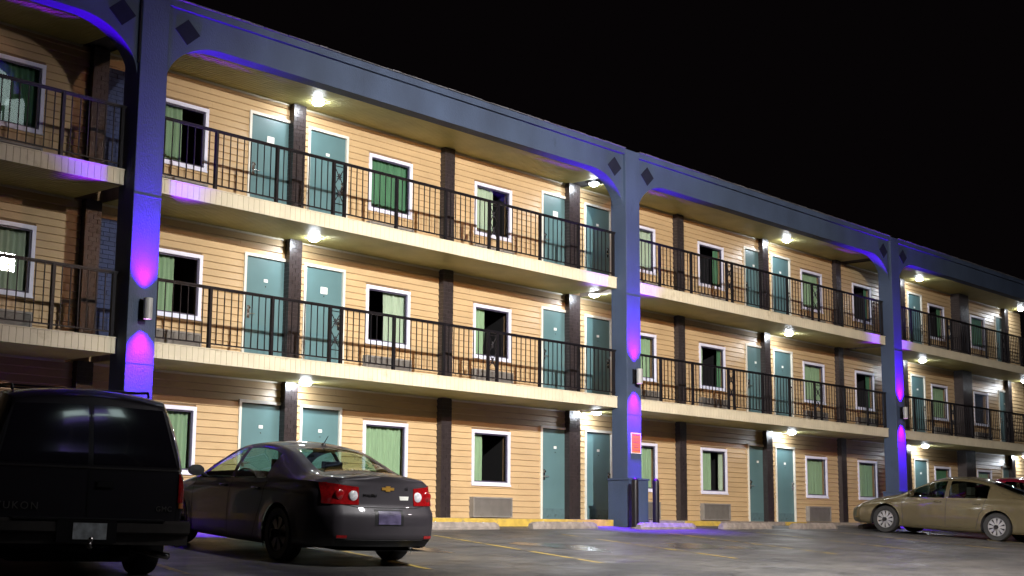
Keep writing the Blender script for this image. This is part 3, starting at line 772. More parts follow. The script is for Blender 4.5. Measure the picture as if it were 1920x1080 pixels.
        me = bpy.data.meshes.new('body'); me.from_pydata(B.v, [], B.f); me.materials.append(c.paint)
        bm = bmesh.new(); bm.from_mesh(me); bmesh.ops.remove_doubles(bm, verts=bm.verts, dist=0.0008); bmesh.ops.recalc_face_normals(bm, faces=bm.faces); bm.to_mesh(me)
        c.bvh = BVHTree.FromBMesh(bm); bm.free()
        for p in me.polygons: p.use_smooth = True
        me.set_sharp_from_angle(angle=R(42))
        c.body = link('body', me, c.root)
        for k, faces in glassF.items():
            if k.startswith('side'):
                for sd in (1, -1):
                    b = MB(); idx = {}; vs = []; fs = []
                    for q in faces:
                        r_ = []
                        for n_ in q:
                            if n_ not in idx: idx[n_] = len(vs); vs.append((sd*(V[n_][0]-0.006), L/2-V[n_][1], V[n_][2]))
                            r_.append(idx[n_])
                        fs.append(tuple(r_))
                    b.add(vs, fs).build('side_window', c.glass, c.root, True)
            else:
                b = side_mesh(k, faces, c.glass); mm = b.mesh(k, c.glass, True)
                bm = bmesh.new(); bm.from_mesh(mm); bmesh.ops.remove_doubles(bm, verts=bm.verts, dist=0.001); bm.to_mesh(mm); bm.free()
                link(k, mm, c.root)
        # arch liners, underbody, cabin tub
        for wa in (P['wf'], P['wr']):
            for sd in (1, -1):
                b = MB(); ra = P['arch']+0.012; zc = P['tyre']; vs = []; fs = []; n = 16; xo = sd*(P['half']-0.015)
                for i_ in range(n+1):
                    an = -0.25+(pi+0.5)*i_/n
                    for xx in (xo, xo-sd*0.32): vs.append((xx, L/2-wa+ra*cos(an), zc+ra*sin(an)))
                fs = [(2*i_, 2*i_+1, 2*i_+3, 2*i_+2) for i_ in range(n)]; vs.append((xo-sd*0.32, L/2-wa, zc)); c0 = len(vs)-1
                fs += [(2*i_+1, 2*i_+3, c0) for i_ in range(n)]
                b.add(vs, fs).build('wheel_well', m_dark, c.root)
        w_ = P['half']-0.10
        MB().box(-w_+0.25, w_-0.25, -L/2+0.25, L/2-0.2, 0.19, 0.24).box(-w_, w_, L/2-P['wr']+P['arch']+0.03, L/2-P['wf']-P['arch']-0.03, 0.19, 0.25).build('underbody', m_dark, c.root)
        for a_ in (P['wf'], P['wr']):
            for sd in (1, -1):
                wheel(c.root, a_, sd, P['tyre'], P['tw'], P['half']-0.012, L, P['rim'], P['spokes'], P['rimmat'])
    def cast(c, o, d):
        h = c.bvh.ray_cast(Vector(o), Vector(d).normalized(), 6.0)
        return h
    def patch(c, name, m, rays, nu, nv, off=0.006, parent=None, smooth=True):
        # RAYS(u, v) -> (origin, direction); a grid laid on the body, lifted by OFF, with a skirt back to it
        P_ = []; ok = True
        for j in range(nv+1):
            for i in range(nu+1):
                o, d = rays(i/nu, j/nv); h = c.cast(o, d)
                if h[0] is None: h = (Vector(o)+Vector(d).normalized()*1.0, -Vector(d).normalized())
                n = h[1]
                if n.dot(Vector(d)) > 0: n = -n
                P_.append((h[0], n))
        b = MB(); vs = []; fs = []; W_ = nu+1
        for (p, n) in P_: vs.append(p+n*off)
        for j in range(nv):
            for i in range(nu): fs.append((j*W_+i, j*W_+i+1, (j+1)*W_+i+1, (j+1)*W_+i))
        ring = [i for i in range(W_)]+[j*W_+nu for j in range(1, nv+1)]+[nv*W_+i for i in range(nu-1, -1, -1)]+[j*W_ for j in range(nv-1, 0, -1)]
        k0 = len(vs)
        for r_ in ring: vs.append(P_[r_][0]-P_[r_][1]*0.004)
        n = len(ring)
        for q in range(n): fs.append((ring[q], ring[(q+1) % n], k0+(q+1) % n, k0+q))
        b.add(vs, fs)
        return b.build(name, m, parent or c.root, smooth, angle=40)
    def rear_patch(c, name, m, pts, nu=6, nv=5, off=0.006, parent=None, y=None):
        # quad of (x, z) corners in the rear view: bottom-left, bottom-right, top-right, top-left
        p = [Vector(q) for q in pts]
        def rays(u, v):
            q = p[0]*(1-u)*(1-v)+p[1]*u*(1-v)+p[2]*u*v+p[3]*(1-u)*v
            return ((q[0], -c.L/2-1.0, q[1]), (0, 1, 0))
        return c.patch(name, m, rays, nu, nv, off, parent)
    def side_patch(c, name, m, sd, pts, nu=6, nv=3, off=0.003, parent=None):
        p = [Vector(q) for q in pts]      # (a, z) corners
        def rays(u, v):
            q = p[0]*(1-u)*(1-v)+p[1]*u*(1-v)+p[2]*u*v+p[3]*(1-u)*v
            return ((sd*2.0, c.L/2-q[0], q[1]), (-sd, 0, 0))
        return c.patch(name, m, rays, nu, nv, off, parent)
    def corner_patch(c, name, m, sd, x_in, ex, z0, z1, nu=10, nv=6, off=0.007, slope=0.0, ang=42, tilt=0.0):
        # lamp wrapping round a rear corner: rays fan from straight ahead to sideways
        L = c.L
        def rays(u, v):
            z = z0+(z1-tilt*max(0.0, 1-u*1.35)-z0)*v
            # path: from x_in on the rear face to EX metres forward on the flank
            hw = c.P['half']
            lenr = hw-x_in-0.10; lens = ex; tot = lenr+(0.16+lens if ex > 0 else 0.10); s_ = u*tot*(1-slope*(1-v))
            if s_ < lenr: return ((sd*(x_in+s_), -L/2-1.0, z), (0, 1, 0))
            if s_ < lenr+0.16:
                t = (s_-lenr)/0.16; an = R(90)*t
                cx, cy = hw-0.12, -L/2+0.16
                return ((sd*(cx+1.2*sin(an)), cy-1.2*cos(an), z), (-sd*sin(an), cos(an), 0))
            t = s_-lenr-0.16
            return ((sd*2.0, -L/2+0.16+t, z), (-sd, 0, 0))
        return c.patch(name, m, rays, nu, nv, off)
    def line(c, name, pts, w, m, sd=None, n=24, off=0.0015):
        # thin seam drawn on the surface through (a, z) points on flank SD, or (x, z) on the rear when SD is None
        b = MB(); P_ = []
        seg = []
        for i in range(len(pts)-1):
            for k in range(n): seg.append((Vector(pts[i])*(1-k/n)+Vector(pts[i+1])*(k/n)))
        seg.append(Vector(pts[-1])); vs = []
        for i, q in enumerate(seg):
            t = (seg[min(i+1, len(seg)-1)]-seg[max(i-1, 0)]).normalized(); pn = Vector((-t.y, t.x))*w/2
            for s_ in (-1, 1):
                e = q+pn*s_
                if sd is None: o, d = (e[0], -c.L/2-1.0, e[1]), (0, 1, 0)
                elif sd == 'top': o, d = (e[0], c.L/2-e[1], 3.0), (0, 0, -1)
                else: o, d = (sd*2.0, c.L/2-e[0], e[1]), (-sd, 0, 0)
                h = c.cast(o, d)
                if h[0] is None: vs.append(None); continue
                nn = h[1] if h[1].dot(Vector(d)) < 0 else -h[1]
                vs.append(h[0]+nn*off)
        idx = {}; out = []; fs = []
        for i, v in enumerate(vs):
            if v is not None: idx[i] = len(out); out.append(v)
        for i in range(len(seg)-1):
            q = [2*i, 2*i+1, 2*i+3, 2*i+2]
            if all(k in idx for k in q) and (vs[2*i]-vs[2*i+2]).length < 0.3: fs.append(tuple(idx[k] for k in q))
        b.add(out, fs); return b.build(name, m, c.root, True)

def car_root(name, label, cat, X, Y, th, a, L):
    # (X, Y) is where the point A metres from the nose stands; heading turned TH from +Y
    h = Vector((-sin(th), cos(th), 0)); n = Vector((-0.006, -0.065, 1)).normalized()
    h = (h-n*h.dot(n)).normalized(); r = h.cross(n).normalized()
    p = Vector((X, Y, gz(X, Y)))-h*(L/2-a)
    p.z = gz(p.x, p.y)
    m = Matrix((r, h, n)).transposed().to_4x4(); m.translation = p
    return thing(name, label, cat, mw=m)
def seat(parent, x, a, L, w=0.50, back=0.62, m=None):
    y = L/2-a; b = MB()
    prof = [(-0.20, 0.40), (0.26, 0.36), (0.28, 0.26), (-0.24, 0.26)]
    def slab(pts, x0, x1):
        k = len(pts); vs = [(x0, p[0]+y, p[1]) for p in pts]+[(x1, p[0]+y, p[1]) for p in pts]
        b.add(vs, [tuple(range(k))[::-1], tuple(range(k, 2*k))]+[(i, (i+1) % k, k+(i+1) % k, k+i) for i in range(k)])
    slab([(-0.26, 0.40), (0.26, 0.44), (0.30, 0.34), (-0.24, 0.28)], x-w/2, x+w/2)
    slab([(-0.20, 0.40), (-0.32, 0.40+back), (-0.42, 0.40+back-0.02), (-0.32, 0.38)], x-w/2, x+w/2)
    o = b.build('seat', m, parent); md = o.modifiers.new('soft', 'BEVEL'); md.width = 0.05; md.segments = 3
    if w < 0.9: hs = (x,)
    else: hs = (x-w*0.3, x+w*0.3)
    for hx in hs:
        hb = MB().box(hx-0.13, hx+0.13, y-0.42, y-0.31, 0.40+back+0.01, 0.40+back+0.20); hb.tube([(hx, y-0.365, 0.40+back-0.05), (hx, y-0.365, 0.40+back+0.03)], 0.012)
        o2 = hb.build('headrest', m, o); md = o2.modifiers.new('soft', 'BEVEL'); md.width = 0.045; md.segments = 3

def car_glass(name, t, r=1.5): return glass_mat(name, t, r)
m_trim = mat('black_trim', (0.01, 0.01, 0.011), 0.45)
m_seam = mat('seam_gap', (0.003, 0.003, 0.003), 0.8)
m_chrome = mat('chrome', (0.75, 0.75, 0.76), 0.12, metal=1.0, var=0.03)
m_redlens = mat('red_tail_lens', (0.30, 0.006, 0.008), 0.12, coat=1.0, var=0.3, vscale=25, bump=0.3, bscale=120)
m_clear = mat('clear_reverse_lens', (0.72, 0.72, 0.75), 0.12, coat=1.0, var=0.25, vscale=30)
m_amber = mat('amber_marker', (0.55, 0.16, 0.03), 0.2, coat=1.0)
m_seat = mat('grey_seat_cloth', (0.07, 0.065, 0.06), 0.9)
m_hub = mat('silver_hubcap', (0.50, 0.50, 0.52), 0.32, metal=0.7, var=0.1)
m_darkrim = mat('dark_alloy', (0.05, 0.05, 0.055), 0.35, metal=0.6)
m_wplate = mat('pale_plate', (0.55, 0.60, 0.62), 0.35, var=0.35, vscale=14)

# ---- dark grey sedan
SED = dict(L=4.87, half=0.892, wf=0.98, wr=3.83, tyre=0.325, arch=0.372, tw=0.21, rim=0.215, spokes=7, rimmat=m_darkrim,
    top=[(0, .70), (.15, .76), (.6, .865), (1.1, .95), (1.35, 1.0), (1.75, 1.20), (2.15, 1.375), (2.45, 1.435), (2.8, 1.452), (3.15, 1.432), (3.45, 1.375), (3.8, 1.255), (4.15, 1.135), (4.32, 1.098), (4.6, 1.092), (4.80, 1.098), (4.87, 1.085)],
    rail=[(0, .64), (.15, .70), (.6, .80), (1.1, .90), (1.35, .955), (1.75, 1.15), (2.15, 1.315), (2.45, 1.375), (2.8, 1.392), (3.15, 1.370), (3.45, 1.31), (3.8, 1.19), (4.15, 1.075), (4.32, 1.055), (4.6, 1.045), (4.87, 1.03)],
    belt=[(0, .60), (.15, .66), (.6, .75), (1.1, .84), (1.35, .885), (2.2, .925), (3.2, .965), (3.8, .985), (4.3, .985), (4.6, .98), (4.87, .96)],
    ybelt=[(0, .60), (.3, .72), (.9, .80), (1.5, .835), (3.0, .84), (4.2, .81), (4.87, .76)],
    yrail=[(0, .52), (.3, .62), (.9, .70), (1.35, .72), (2.15, .585), (2.8, .565), (3.45, .58), (4.15, .66), (4.87, .66)],
    ymid=[(0, .78), (.3, .86), (.9, .888), (2.5, .892), (4.1, .885), (4.87, .80)],
    sill=[(0, .22), (.5, .19), (2.4, .17), (4.3, .19), (4.87, .25)],
    rear=[(0.1, -.13), (.28, -.07), (.36, -.005), (.52, .0), (.66, -.015), (.70, -.065), (.85, -.085), (1.0, -.095), (1.10, -.07), (1.4, -.1)], front=[(0.1, -.08), (.4, 0), (.6, -.03), (.75, -.12), (1.0, -.2)],
    rz=0.55, round=0.45, taper=0.15, bulge=(0.10, 0.10), snap=(1.40, 2.16, 2.44, 2.54, 3.38, 3.44, 3.66, 4.20),
    side=[(1.62, 2.44), (2.54, 3.36)], ws=(1.40, 2.16), rw=(3.46, 4.20))
m_grey = mat('dark_grey_metallic', (0.034, 0.029, 0.036), 0.48, metal=0.15, var=0.06, coat=0.6)
r1 = car_root('parked_sedan', 'dark grey sedan seen from behind, parked beside the black wagon', 'car', 12.30, -7.08, R(-11.3), 3.83, 4.87)
cg = car_glass('sedan_glass', (0.62, 0.74, 0.66))
s1 = Car(SED, r1, m_grey, cg)
for sd in (-1, 1):
    tl = s1.corner_patch('tail_light', m_redlens, sd, 0.385, 0.0, 0.735, 0.975, nu=16, nv=8, off=0.008, tilt=0.035)
    b = MB().lathe([(0.0, -0.014), (0.050, -0.012), (0.062, -0.004), (0.064, 0.02)], axis='Y', n=20)
    h = s1.cast((sd*0.45, -4, 0.835), (0, 1, 0)); b.build('reverse_lens', m_clear, tl, True, loc=(h[0].x, h[0].y-0.008, h[0].z))
    b = MB().lathe([(0.0, -0.016), (0.052, -0.012), (0.066, -0.002), (0.068, 0.02)], axis='Y', n=20)
    h = s1.cast((sd*0.61, -4, 0.845), (0, 1, 0)); b.build('brake_lens', m_redlens, tl, True, loc=(h[0].x, h[0].y-0.008, h[0].z))
    # seams, handles, mirror, trim
    s1.line('door_seam', [(2.49, .22), (2.49, .60), (2.50, .94)], 0.012, m_seam, sd)
    s1.line('door_seam', [(3.42, .94), (3.40, .70), (3.30, .50), (3.18, .24)], 0.012, m_seam, sd)
    s1.line('door_seam', [(1.45, .24), (1.42, .88)], 0.012, m_seam, sd)
    for a_ in (2.30, 3.22):
        h = s1.cast((sd*2, 4.87/2-a_, 0.84), (-sd, 0, 0)); x, y, z = h[0]
        MB().tube([(x, y+0.09, z), (x+sd*0.035, y+0.06, z), (x+sd*0.038, y-0.06, z), (x, y-0.09, z)], 0.013, 8).build('door_handle', m_chrome if False else m_grey, r1, True)
    b = MB(); vs = []
    mb = MB().lathe([(0.0, -0.07), (0.06, -0.06), (0.085, -0.02), (0.088, 0.03), (0.0, 0.035)], axis='Y', n=16)
    mb.v = [(v[0]*1.25+sd*1.0, -v[1]+4.87/2-1.72, v[2]*0.85+1.0) for v in mb.v]
    mb.tube([(sd*0.82, 4.87/2-1.66, 0.93), (sd*0.93, 4.87/2-1.69, 0.97)], 0.025, 8)
    mb.build('mirror', m_trim, r1, True, angle=50)
    s1.line('window_trim', [(1.50, .905), (2.2, .935), (3.36, .978)], 0.016, m_chrome, sd, off=0.006)
s1.line('trunk_seam', [(-.62, 1.04), (-.60, .74), (-.40, .705), (.40, .705), (.60, .74), (.62, 1.04)], 0.010, m_seam, None)
s1.rear_patch('plate_recess', m_trim, [(-.20, .50), (.20, .50), (.20, .685), (-.20, .685)], off=0.003)
s1.rear_patch('number_plate', mat('dim_violet_plate', (0.10, 0.085, 0.16), 0.3, var=0.5, vscale=9), [(-.155, .515), (.155, .515), (.155, .665), (-.155, .665)], off=0.010)
s1.rear_patch('diffuser', m_trim, [(-.62, .20), (.62, .20), (.66, .33), (-.66, .33)], nu=16, off=0.006)
for sd in (-1, 1): s1.rear_patch('reflector', m_redlens, [(sd*.60-.06, .345), (sd*.60+.06, .345), (sd*.60+.06, .38), (sd*.60-.06, .38)], off=0.006)
# emblem, letters
h = s1.cast((0, -4, .93), (0, 1, 0)); y0 = h[0].y-0.012
m_gold = mat('gold_emblem', (0.75, 0.42, 0.08), 0.3, metal=0.6)
MB().box(-.085, .085, 0, .01, -.016, .016).box(-.03, .03, -0.001, .009, -.032, .032).build('emblem', m_gold, r1, loc=(0, y0, .93))
def rear_text(name, body, size, m, car, x, z, sp=1.0, parent=None):
    h = car.cast((x, -car.L/2-1, z), (0, 1, 0)); n = h[1] if h[1].y < 0 else -h[1]
    up = Vector((0, 0, 1)); xx = Vector((1, 0, 0)); zz = n.normalized(); xx = up.cross(zz).normalized(); yy = zz.cross(xx)
    mw = Matrix((xx, yy, zz)).transposed().to_4x4(); mw.translation = h[0]+zz*0.006
    return text(name, body, size, m, parent or car.root, mw, 0.003, sp)
rear_text('badge', 'MALIBU', 0.052, m_chrome, s1, -0.24, 0.845)
rear_text('badge', 'LS', 0.05, m_chrome, s1, 0.27, 0.935)
s1.rear_patch('oval_sticker', m_plate, [(.18, .80), (.30, .80), (.31, .845), (.17, .845)], off=0.004)
h = s1.cast((0.0, 4.87/2-3.30, 3), (0, 0, -1))
MB().lathe([(0.035, 0), (0.02, 0.03), (0.0, 0.035)], n=12).tube([(0, 0, 0.02), (0, -0.10, 0.12)], [0.008, 0.004], 6).build('roof_antenna', m_trim, r1, loc=h[0])
MB().tube([(0.42, -4.87/2+0.05, 0.24), (0.42, -4.87/2+0.3, 0.24)], 0.03, 12).build('exhaust_tip', m_steel, r1, True)
for x in (-.37, .37): seat(r1, x, 2.55, 4.87, 0.5, 0.60, m_seat)
seat(r1, 0, 3.35, 4.87, 1.25, 0.52, m_seat)
MB().box(-.7, .7, 4.87/2-1.75, 4.87/2-1.35, .55, .93).build('dashboard', m_trim, r1)
MB().lathe([(0.165, -0.01), (0.18, 0.0), (0.165, 0.01), (0.155, 0), (0.165, -0.01)], axis='Y', n=24).build('steering_wheel', m_trim, r1, loc=(-.37, 4.87/2-1.92, .88))

# ---- beige sedan
ACC = dict(SED); ACC.update(L=4.93, half=0.905, wf=0.98, wr=3.79, tyre=0.33, arch=0.385, rim=0.215, spokes=10, rimmat=m_hub,
    top=[(0, .68), (.15, .74), (.6, .87), (1.1, .965), (1.32, 1.01), (1.75, 1.22), (2.15, 1.40), (2.45, 1.46), (2.8, 1.476), (3.15, 1.455), (3.5, 1.385), (3.9, 1.25), (4.25, 1.14), (4.4, 1.115), (4.7, 1.105), (4.93, 1.07)],
    rail=[(0, .62), (.15, .68), (.6, .80), (1.1, .91), (1.32, .965), (1.75, 1.165), (2.15, 1.335), (2.45, 1.40), (2.8, 1.415), (3.15, 1.39), (3.5, 1.32), (3.9, 1.19), (4.25, 1.085), (4.4, 1.07), (4.7, 1.06), (4.93, 1.02)],
    side=[(1.58, 2.48), (2.58, 3.52)], ws=(1.36, 2.16), rw=(3.54, 4.28), snap=(1.36, 2.16, 2.48, 2.58, 3.52, 3.54, 4.28))
m_beige = mat('champagne_metallic', (0.135, 0.112, 0.062), 0.27, metal=0.55, var=0.05, coat=1.0)
r2 = car_root('parked_sedan', 'beige sedan parked nose-in at the far right, with silver slotted hubcaps', 'car', 34.20, -6.69, R(1.2), 3.79, 4.93)
s2 = Car(ACC, r2, m_beige, car_glass('beige_sedan_glass', (0.35, 0.40, 0.36)))
for sd in (-1, 1):
    s2.line('door_seam', [(2.53, .24), (2.53, .60), (2.54, .95)], 0.014, m_seam, sd)
    s2.line('door_seam', [(3.50, .97), (3.44, .70), (3.36, .60), (3.28, .24)], 0.014, m_seam, sd)
    s2.line('door_seam', [(1.45, .24), (1.40, .88)], 0.014, m_seam, sd)
    s2.line('window_trim', [(1.50, .905), (2.2, .935), (3.5, .98)], 0.018, m_chrome, sd, off=0.006)
    s2.line('sill_line', [(1.50, .27), (2.3, .27), (3.25, .28)], 0.035, m_chrome if False else m_beige, sd, off=0.012)
    for a_ in (2.32, 3.30):
        h = s2.cast((sd*2, 4.93/2-a_, 0.84), (-sd, 0, 0)); x, y, z = h[0]
        MB().tube([(x, y+0.09, z), (x+sd*0.035, y+0.06, z), (x+sd*0.038, y-0.06, z), (x, y-0.09, z)], 0.014, 8).build('door_handle', m_beige, r2, True)
    mb = MB().lathe([(0.0, -0.07), (0.06, -0.06), (0.085, -0.02), (0.088, 0.03), (0.0, 0.035)], axis='Y', n=16)
    mb.v = [(v[0]*1.25+sd*1.0, -v[1]+4.93/2-1.70, v[2]*0.85+1.0) for v in mb.v]; mb.tube([(sd*0.82, 4.93/2-1.64, 0.93), (sd*0.93, 4.93/2-1.67, 0.97)], 0.025, 8)
    mb.build('mirror', m_beige, r2, True, angle=50)
    # headlight on the front corner
    def hr(u, v, sd=sd):
        z = 0.60+0.10*v+0.05*u*v; an = R(8+62*u)
        return ((sd*(0.55+1.6*sin(an)), 4.93/2-0.30+1.6*cos(an), z), (-sd*sin(an), -cos(an), 0))
    s2.patch('headlight', m_clear, hr, 12, 5, 0.006)
    s2.corner_patch('tail_light', m_redlens, sd, 0.45, 0.15, 0.78, 0.96, nu=12, nv=5)
def gr(u, v): return ((-.42+.84*u, 4.93/2+1, .52+.13*v), (0, -1, 0))
s2.patch('front_grille', m_trim, gr, 10, 3, 0.004)
def gr(u, v): return ((-.6+1.2*u, 4.93/2+1, .25+.10*v), (0, -1, 0))
s2.patch('lower_grille', m_trim, gr, 12, 3, 0.004)
for x in (-.37, .37): seat(r2, x, 2.58, 4.93, 0.5, 0.62, m_seat)
seat(r2, 0, 3.42, 4.93, 1.25, 0.52, m_seat)
MB().box(-.7, .7, 4.93/2-1.75, 4.93/2-1.35, .55, .94).build('dashboard', m_trim, r2)
MB().lathe([(0.165, -0.01), (0.18, 0.0), (0.165, 0.01), (0.155, 0), (0.165, -0.01)], axis='Y', n=24).build('steering_wheel', m_trim, r2, loc=(-.37, 4.93/2-1.92, .90))

# ---- maroon car behind the beige one
MAR = dict(ACC); MAR.update(top=[(a, z*1.04) for a, z in ACC['top']], rail=[(a, z*1.04) for a, z in ACC['rail']], belt=[(a, z*1.03) for a, z in ACC['belt']])
m_maroon = mat('maroon_paint', (0.13, 0.006, 0.016), 0.25, metal=0.3, coat=1.0, var=0.05)
r3 = car_root('parked_sedan', 'maroon car mostly hidden behind the beige sedan', 'car', 38.6, -6.2, R(1.5), 3.79, 4.93)
s3 = Car(MAR, r3, m_maroon, car_glass('maroon_car_glass', (0.25, 0.27, 0.26)))
for sd in (-1, 1):
    s3.line('door_seam', [(2.53, .24), (2.53, .60), (2.54, .96)], 0.014, m_seam, sd)
    s3.corner_patch('tail_light', m_redlens, sd, 0.45, 0.15, 0.78, 0.96, nu=12, nv=5)
seat(r3, 0, 2.58, 4.93, 1.2, 0.62, m_seat)

# ---- black wagon seen from behind
YL = 5.06
YUK = dict(L=YL, half=0.975, wf=0.95, wr=3.95, tyre=0.36, arch=0.43, tw=0.24, rim=0.22, spokes=6, rimmat=m_darkrim,
    top=[(0, 1.0), (.1, 1.06), (.8, 1.12), (1.35, 1.16), (1.5, 1.22), (2.05, 1.70), (2.3, 1.80), (2.8, 1.835), (4.2, 1.84), (4.85, 1.815), (5.0, 1.79), (5.06, 1.765)],
    rail=[(0, .95), (.1, 1.0), (.8, 1.07), (1.35, 1.11), (1.5, 1.16), (2.05, 1.62), (2.3, 1.72), (2.8, 1.755), (4.2, 1.76), (4.85, 1.735), (5.06, 1.69)],
    belt=[(0, .93), (.1, .98), (.8, 1.03), (1.35, 1.06), (5.06, 1.10)],
    ybelt=[(0, .80), (.3, .90), (1.0, .935), (4.6, .94), (5.06, .91)],
    yrail=[(0, .74), (.3, .84), (1.35, .86), (2.1, .78), (3, .765), (4.6, .765), (5.06, .73)],
    ymid=[(0, .86), (.4, .95), (1.0, .972), (4.6, .972), (5.06, .945)],
    sill=[(0, .42), (.5, .40), (4.4, .40), (5.06, .50)],
    rear=[(0.4, -.02), (.55, -.01), (1.1, -.02), (1.3, -.075), (1.6, -.165), (1.8, -.24), (1.85, -.26)], front=[(0.4, 0), (.8, 0), (1.0, -.05), (1.5, -.1)],
    rz=0.5, round=0.16, taper=0.05, bulge=(0.06, 0.035), snap=(1.52, 2.08, 2.62, 2.70, 3.40, 3.48, 4.72),
    side=[(1.75, 2.62), (2.70, 3.40), (3.50, 4.70)], ws=(1.52, 2.08), rw=None)
m_blackp = mat('black_car_paint', (0.016, 0.014, 0.020), 0.4, coat=1.0, var=0.05)
r4 = car_root('parked_wagon', 'black sport wagon with twin rear cargo doors, cut off by the left edge', 'car', 7.67, -8.66, R(-19), 5.06, YL)
m_tint = glass_mat('dark_wagon_glass', (0.10, 0.10, 0.12), 1.8)
s4 = Car(YUK, r4, m_blackp, m_tint)
m_tintback = mat('dark_tinted_glass', (0.012, 0.011, 0.018), 0.10, coat=1.0, spec=1.0)
for sd in (-1, 1):
    x0, x1, x2 = sd*0.025, sd*0.835, sd*0.70
    s4.rear_patch('cargo_door_window', m_tintback, [(x0, 1.115), (x1, 1.115), (x2, 1.655), (x0, 1.675)] if sd > 0 else [(x1, 1.115), (x0, 1.115), (x0, 1.675), (x2, 1.655)], nu=12, nv=10, off=0.005)
    s4.line('cargo_door_seam', [(sd*.85, .56), (sd*.865, 1.08), (sd*.72, 1.70)], 0.010, m_seam, None)
    tl = s4.corner_patch('tail_light', m_redlens, sd, 0.862, 0.03, 0.78, 1.05, nu=8, nv=8, off=0.010)
    def ar(u, v, sd=sd): return ((sd*(0.875+0.05*u), -YL/2-1, 0.725+0.05*v), (0, 1, 0))
    s4.patch('tail_marker', m_amber, ar, 3, 3, 0.010)
    MB().tube([(sd*.66, -YL/2+.58, 1.79), (sd*.66, -YL/2+.62, 1.835), (sd*.66, 0.6, 1.85), (sd*.66, .66, 1.81)], 0.013, 8).build('roof_rail', m_trim, r4, True)
for y_ in (-YL/2+1.1, -0.5): MB().tube([(-.66, y_, 1.846), (.66, y_, 1.846)], 0.009, 8).build('roof_rack_bar', m_trim, r4, True)
s4.line('cargo_door_seam', [(0, .55), (0, 1.0), (0, 1.68)], 0.016, m_chrome if False else m_trim, None, off=0.006)
s4.line('belt_strip', [(-.9, 1.085), (0, 1.085), (.9, 1.085)], 0.018, m_steel, None, off=0.006)
h = s4.cast((0.14, -4, 0.93), (0, 1, 0))
MB().box(-.07, .07, -.02, .0, -.022, .022).box(-.085, .085, -.006, .004, -.04, .04).build('door_pull', m_trim, r4, loc=h[0])
m_letters = mat('silver_letters', (0.22, 0.21, 0.20), 0.35, metal=0.5)
rear_text('badge', 'YUKON', 0.095, m_letters, s4, -0.64, 0.715, 1.25)
rear_text('badge', 'GMC', 0.068, m_letters, s4, 0.73, 0.715, 1.15)
bp = MB(); vs = []
yb_ = -YL/2
prof = [(0.02, .60), (-.13, .61), (-.17, .585), (-.175, .50), (-.12, .47), (-.12, .38), (0.02, .38)]
nn = 15
for i in range(nn+1):
    t = -1+2*i/nn; xx = t*0.965; cu = 0.05*abs(t)**6
    for (dy, z) in prof: vs.append((xx, yb_+dy+cu, z))
k = len(prof)
bp.add(vs, [(i*k+j, i*k+(j+1) % k, (i+1)*k+(j+1) % k, (i+1)*k+j) for i in range(nn) for j in range(k)]+[tuple(range(k)), tuple(nn*k+j for j in range(k))])
bmp = bp.build('bumper', mat('dull_chrome_bumper', (0.16, 0.15, 0.14), 0.38, metal=0.8, var=0.15), r4, True, angle=35)
MB().box(-.70, .70, yb_-.175, yb_-.0, .603, .618).build('bumper_step', m_trim, bmp)
MB().box(-.30, .25, yb_-.180, yb_-.02, .40, .60).build('plate_recess', m_trim, bmp)
MB().box(-.155, .155, yb_-.188, yb_-.182, .43, .58).build('number_plate', m_wplate, r4)
MB().tube([(0, yb_-.10, .36), (0, yb_-.24, .36), (0, yb_-.24, .41)], 0.018, 8).lathe([(0, .04), (.02, .035), (.027, .015), (.02, -.005), (0, -.01)], (0, yb_-.24, .42), n=14).build('tow_hitch', m_steel, r4, True)
MB().tube([(.62, yb_+.5, .30), (.72, yb_+.12, .28), (.80, yb_-.02, .27)], 0.032, 12).build('exhaust_pipe', m_steel, r4, True)
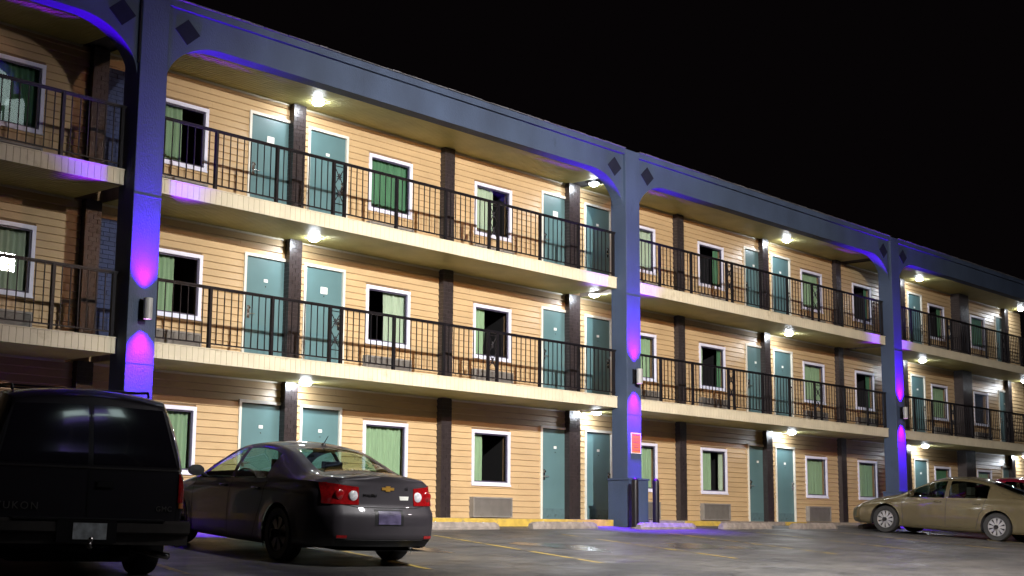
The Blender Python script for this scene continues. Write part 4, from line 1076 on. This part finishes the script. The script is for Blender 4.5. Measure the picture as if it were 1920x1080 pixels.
for x in (-.4, .4): seat(r4, x, 2.5, YL, 0.5, 0.95, m_seat)


# ------------------------------------------------------------------ roadside pylon sign behind the lot (seen only mirrored in the windows)
ps = thing('pylon_sign', 'tall roadside sign with lit white panels and violet bars, mirrored in the windows', 'sign', (25.2, -25.5, gz(25.2, -25.5)), R(62))
MB().tube([(0, 0, 0), (0, 0, 18.5)], 0.18, 12).build('pole', m_sconce, ps, True, angle=50)
m_pan = mat('lit_white_panel', (0.8, 0.8, 0.8), 0.5, emit=(0.72, 0.92, 0.90), estr=3.2)
m_pan2 = mat('lit_violet_bar', (0.2, 0.1, 0.5), 0.5, emit=(0.16, 0.08, 0.55), estr=1.5)
MB().box(-1.7, 1.7, -0.2, 0.2, 14.9, 18.2).build('cabinet', m_sconce, ps)
for (x0, x1, z0, z1, m_) in ((-1.6, -.3, 16.5, 18.1, m_pan), (-.2, .5, 16.1, 18.1, m_pan), (.6, 1.6, 16.5, 18.1, m_pan2), (-1.6, 0.2, 15.0, 15.9, m_pan), (.3, 1.6, 15.0, 16.3, m_pan), (-1.6, -.3, 16.0, 16.4, m_pan2)):
    MB().box(x0, x1, 0.201, 0.215, z0, z1).box(x0, x1, -0.215, -0.201, z0, z1).build('sign_panel', m_, ps)

# second lit board, mirrored in the black wagon's cargo doors
bb = thing('roadside_board', 'lit roadside board on two posts across the street, mirrored in the wagon glass', 'billboard', (7.2, -26.5, gz(7.2, -26.5)), R(8))
for x in (-1.6, 1.6): MB().tube([(x, 0, 0), (x, 0, 15.2)], 0.10, 10).build('post', m_sconce, bb, True, angle=50)
MB().box(-2.1, 2.1, -0.12, 0.12, 13.0, 15.1).build('board_cabinet', m_sconce, bb)
for (x0, x1, z0, z1, m_) in ((-2.0, -.5, 13.9, 15.0, m_pan), (-.4, .9, 14.2, 15.0, m_pan2), (1.0, 2.0, 13.6, 15.0, m_pan), (-2.0, .6, 13.1, 13.7, m_pan2), (-.4, .9, 13.75, 14.1, m_pan)):
    MB().box(x0, x1, 0.121, 0.135, z0, z1).build('sign_panel', m_, bb)
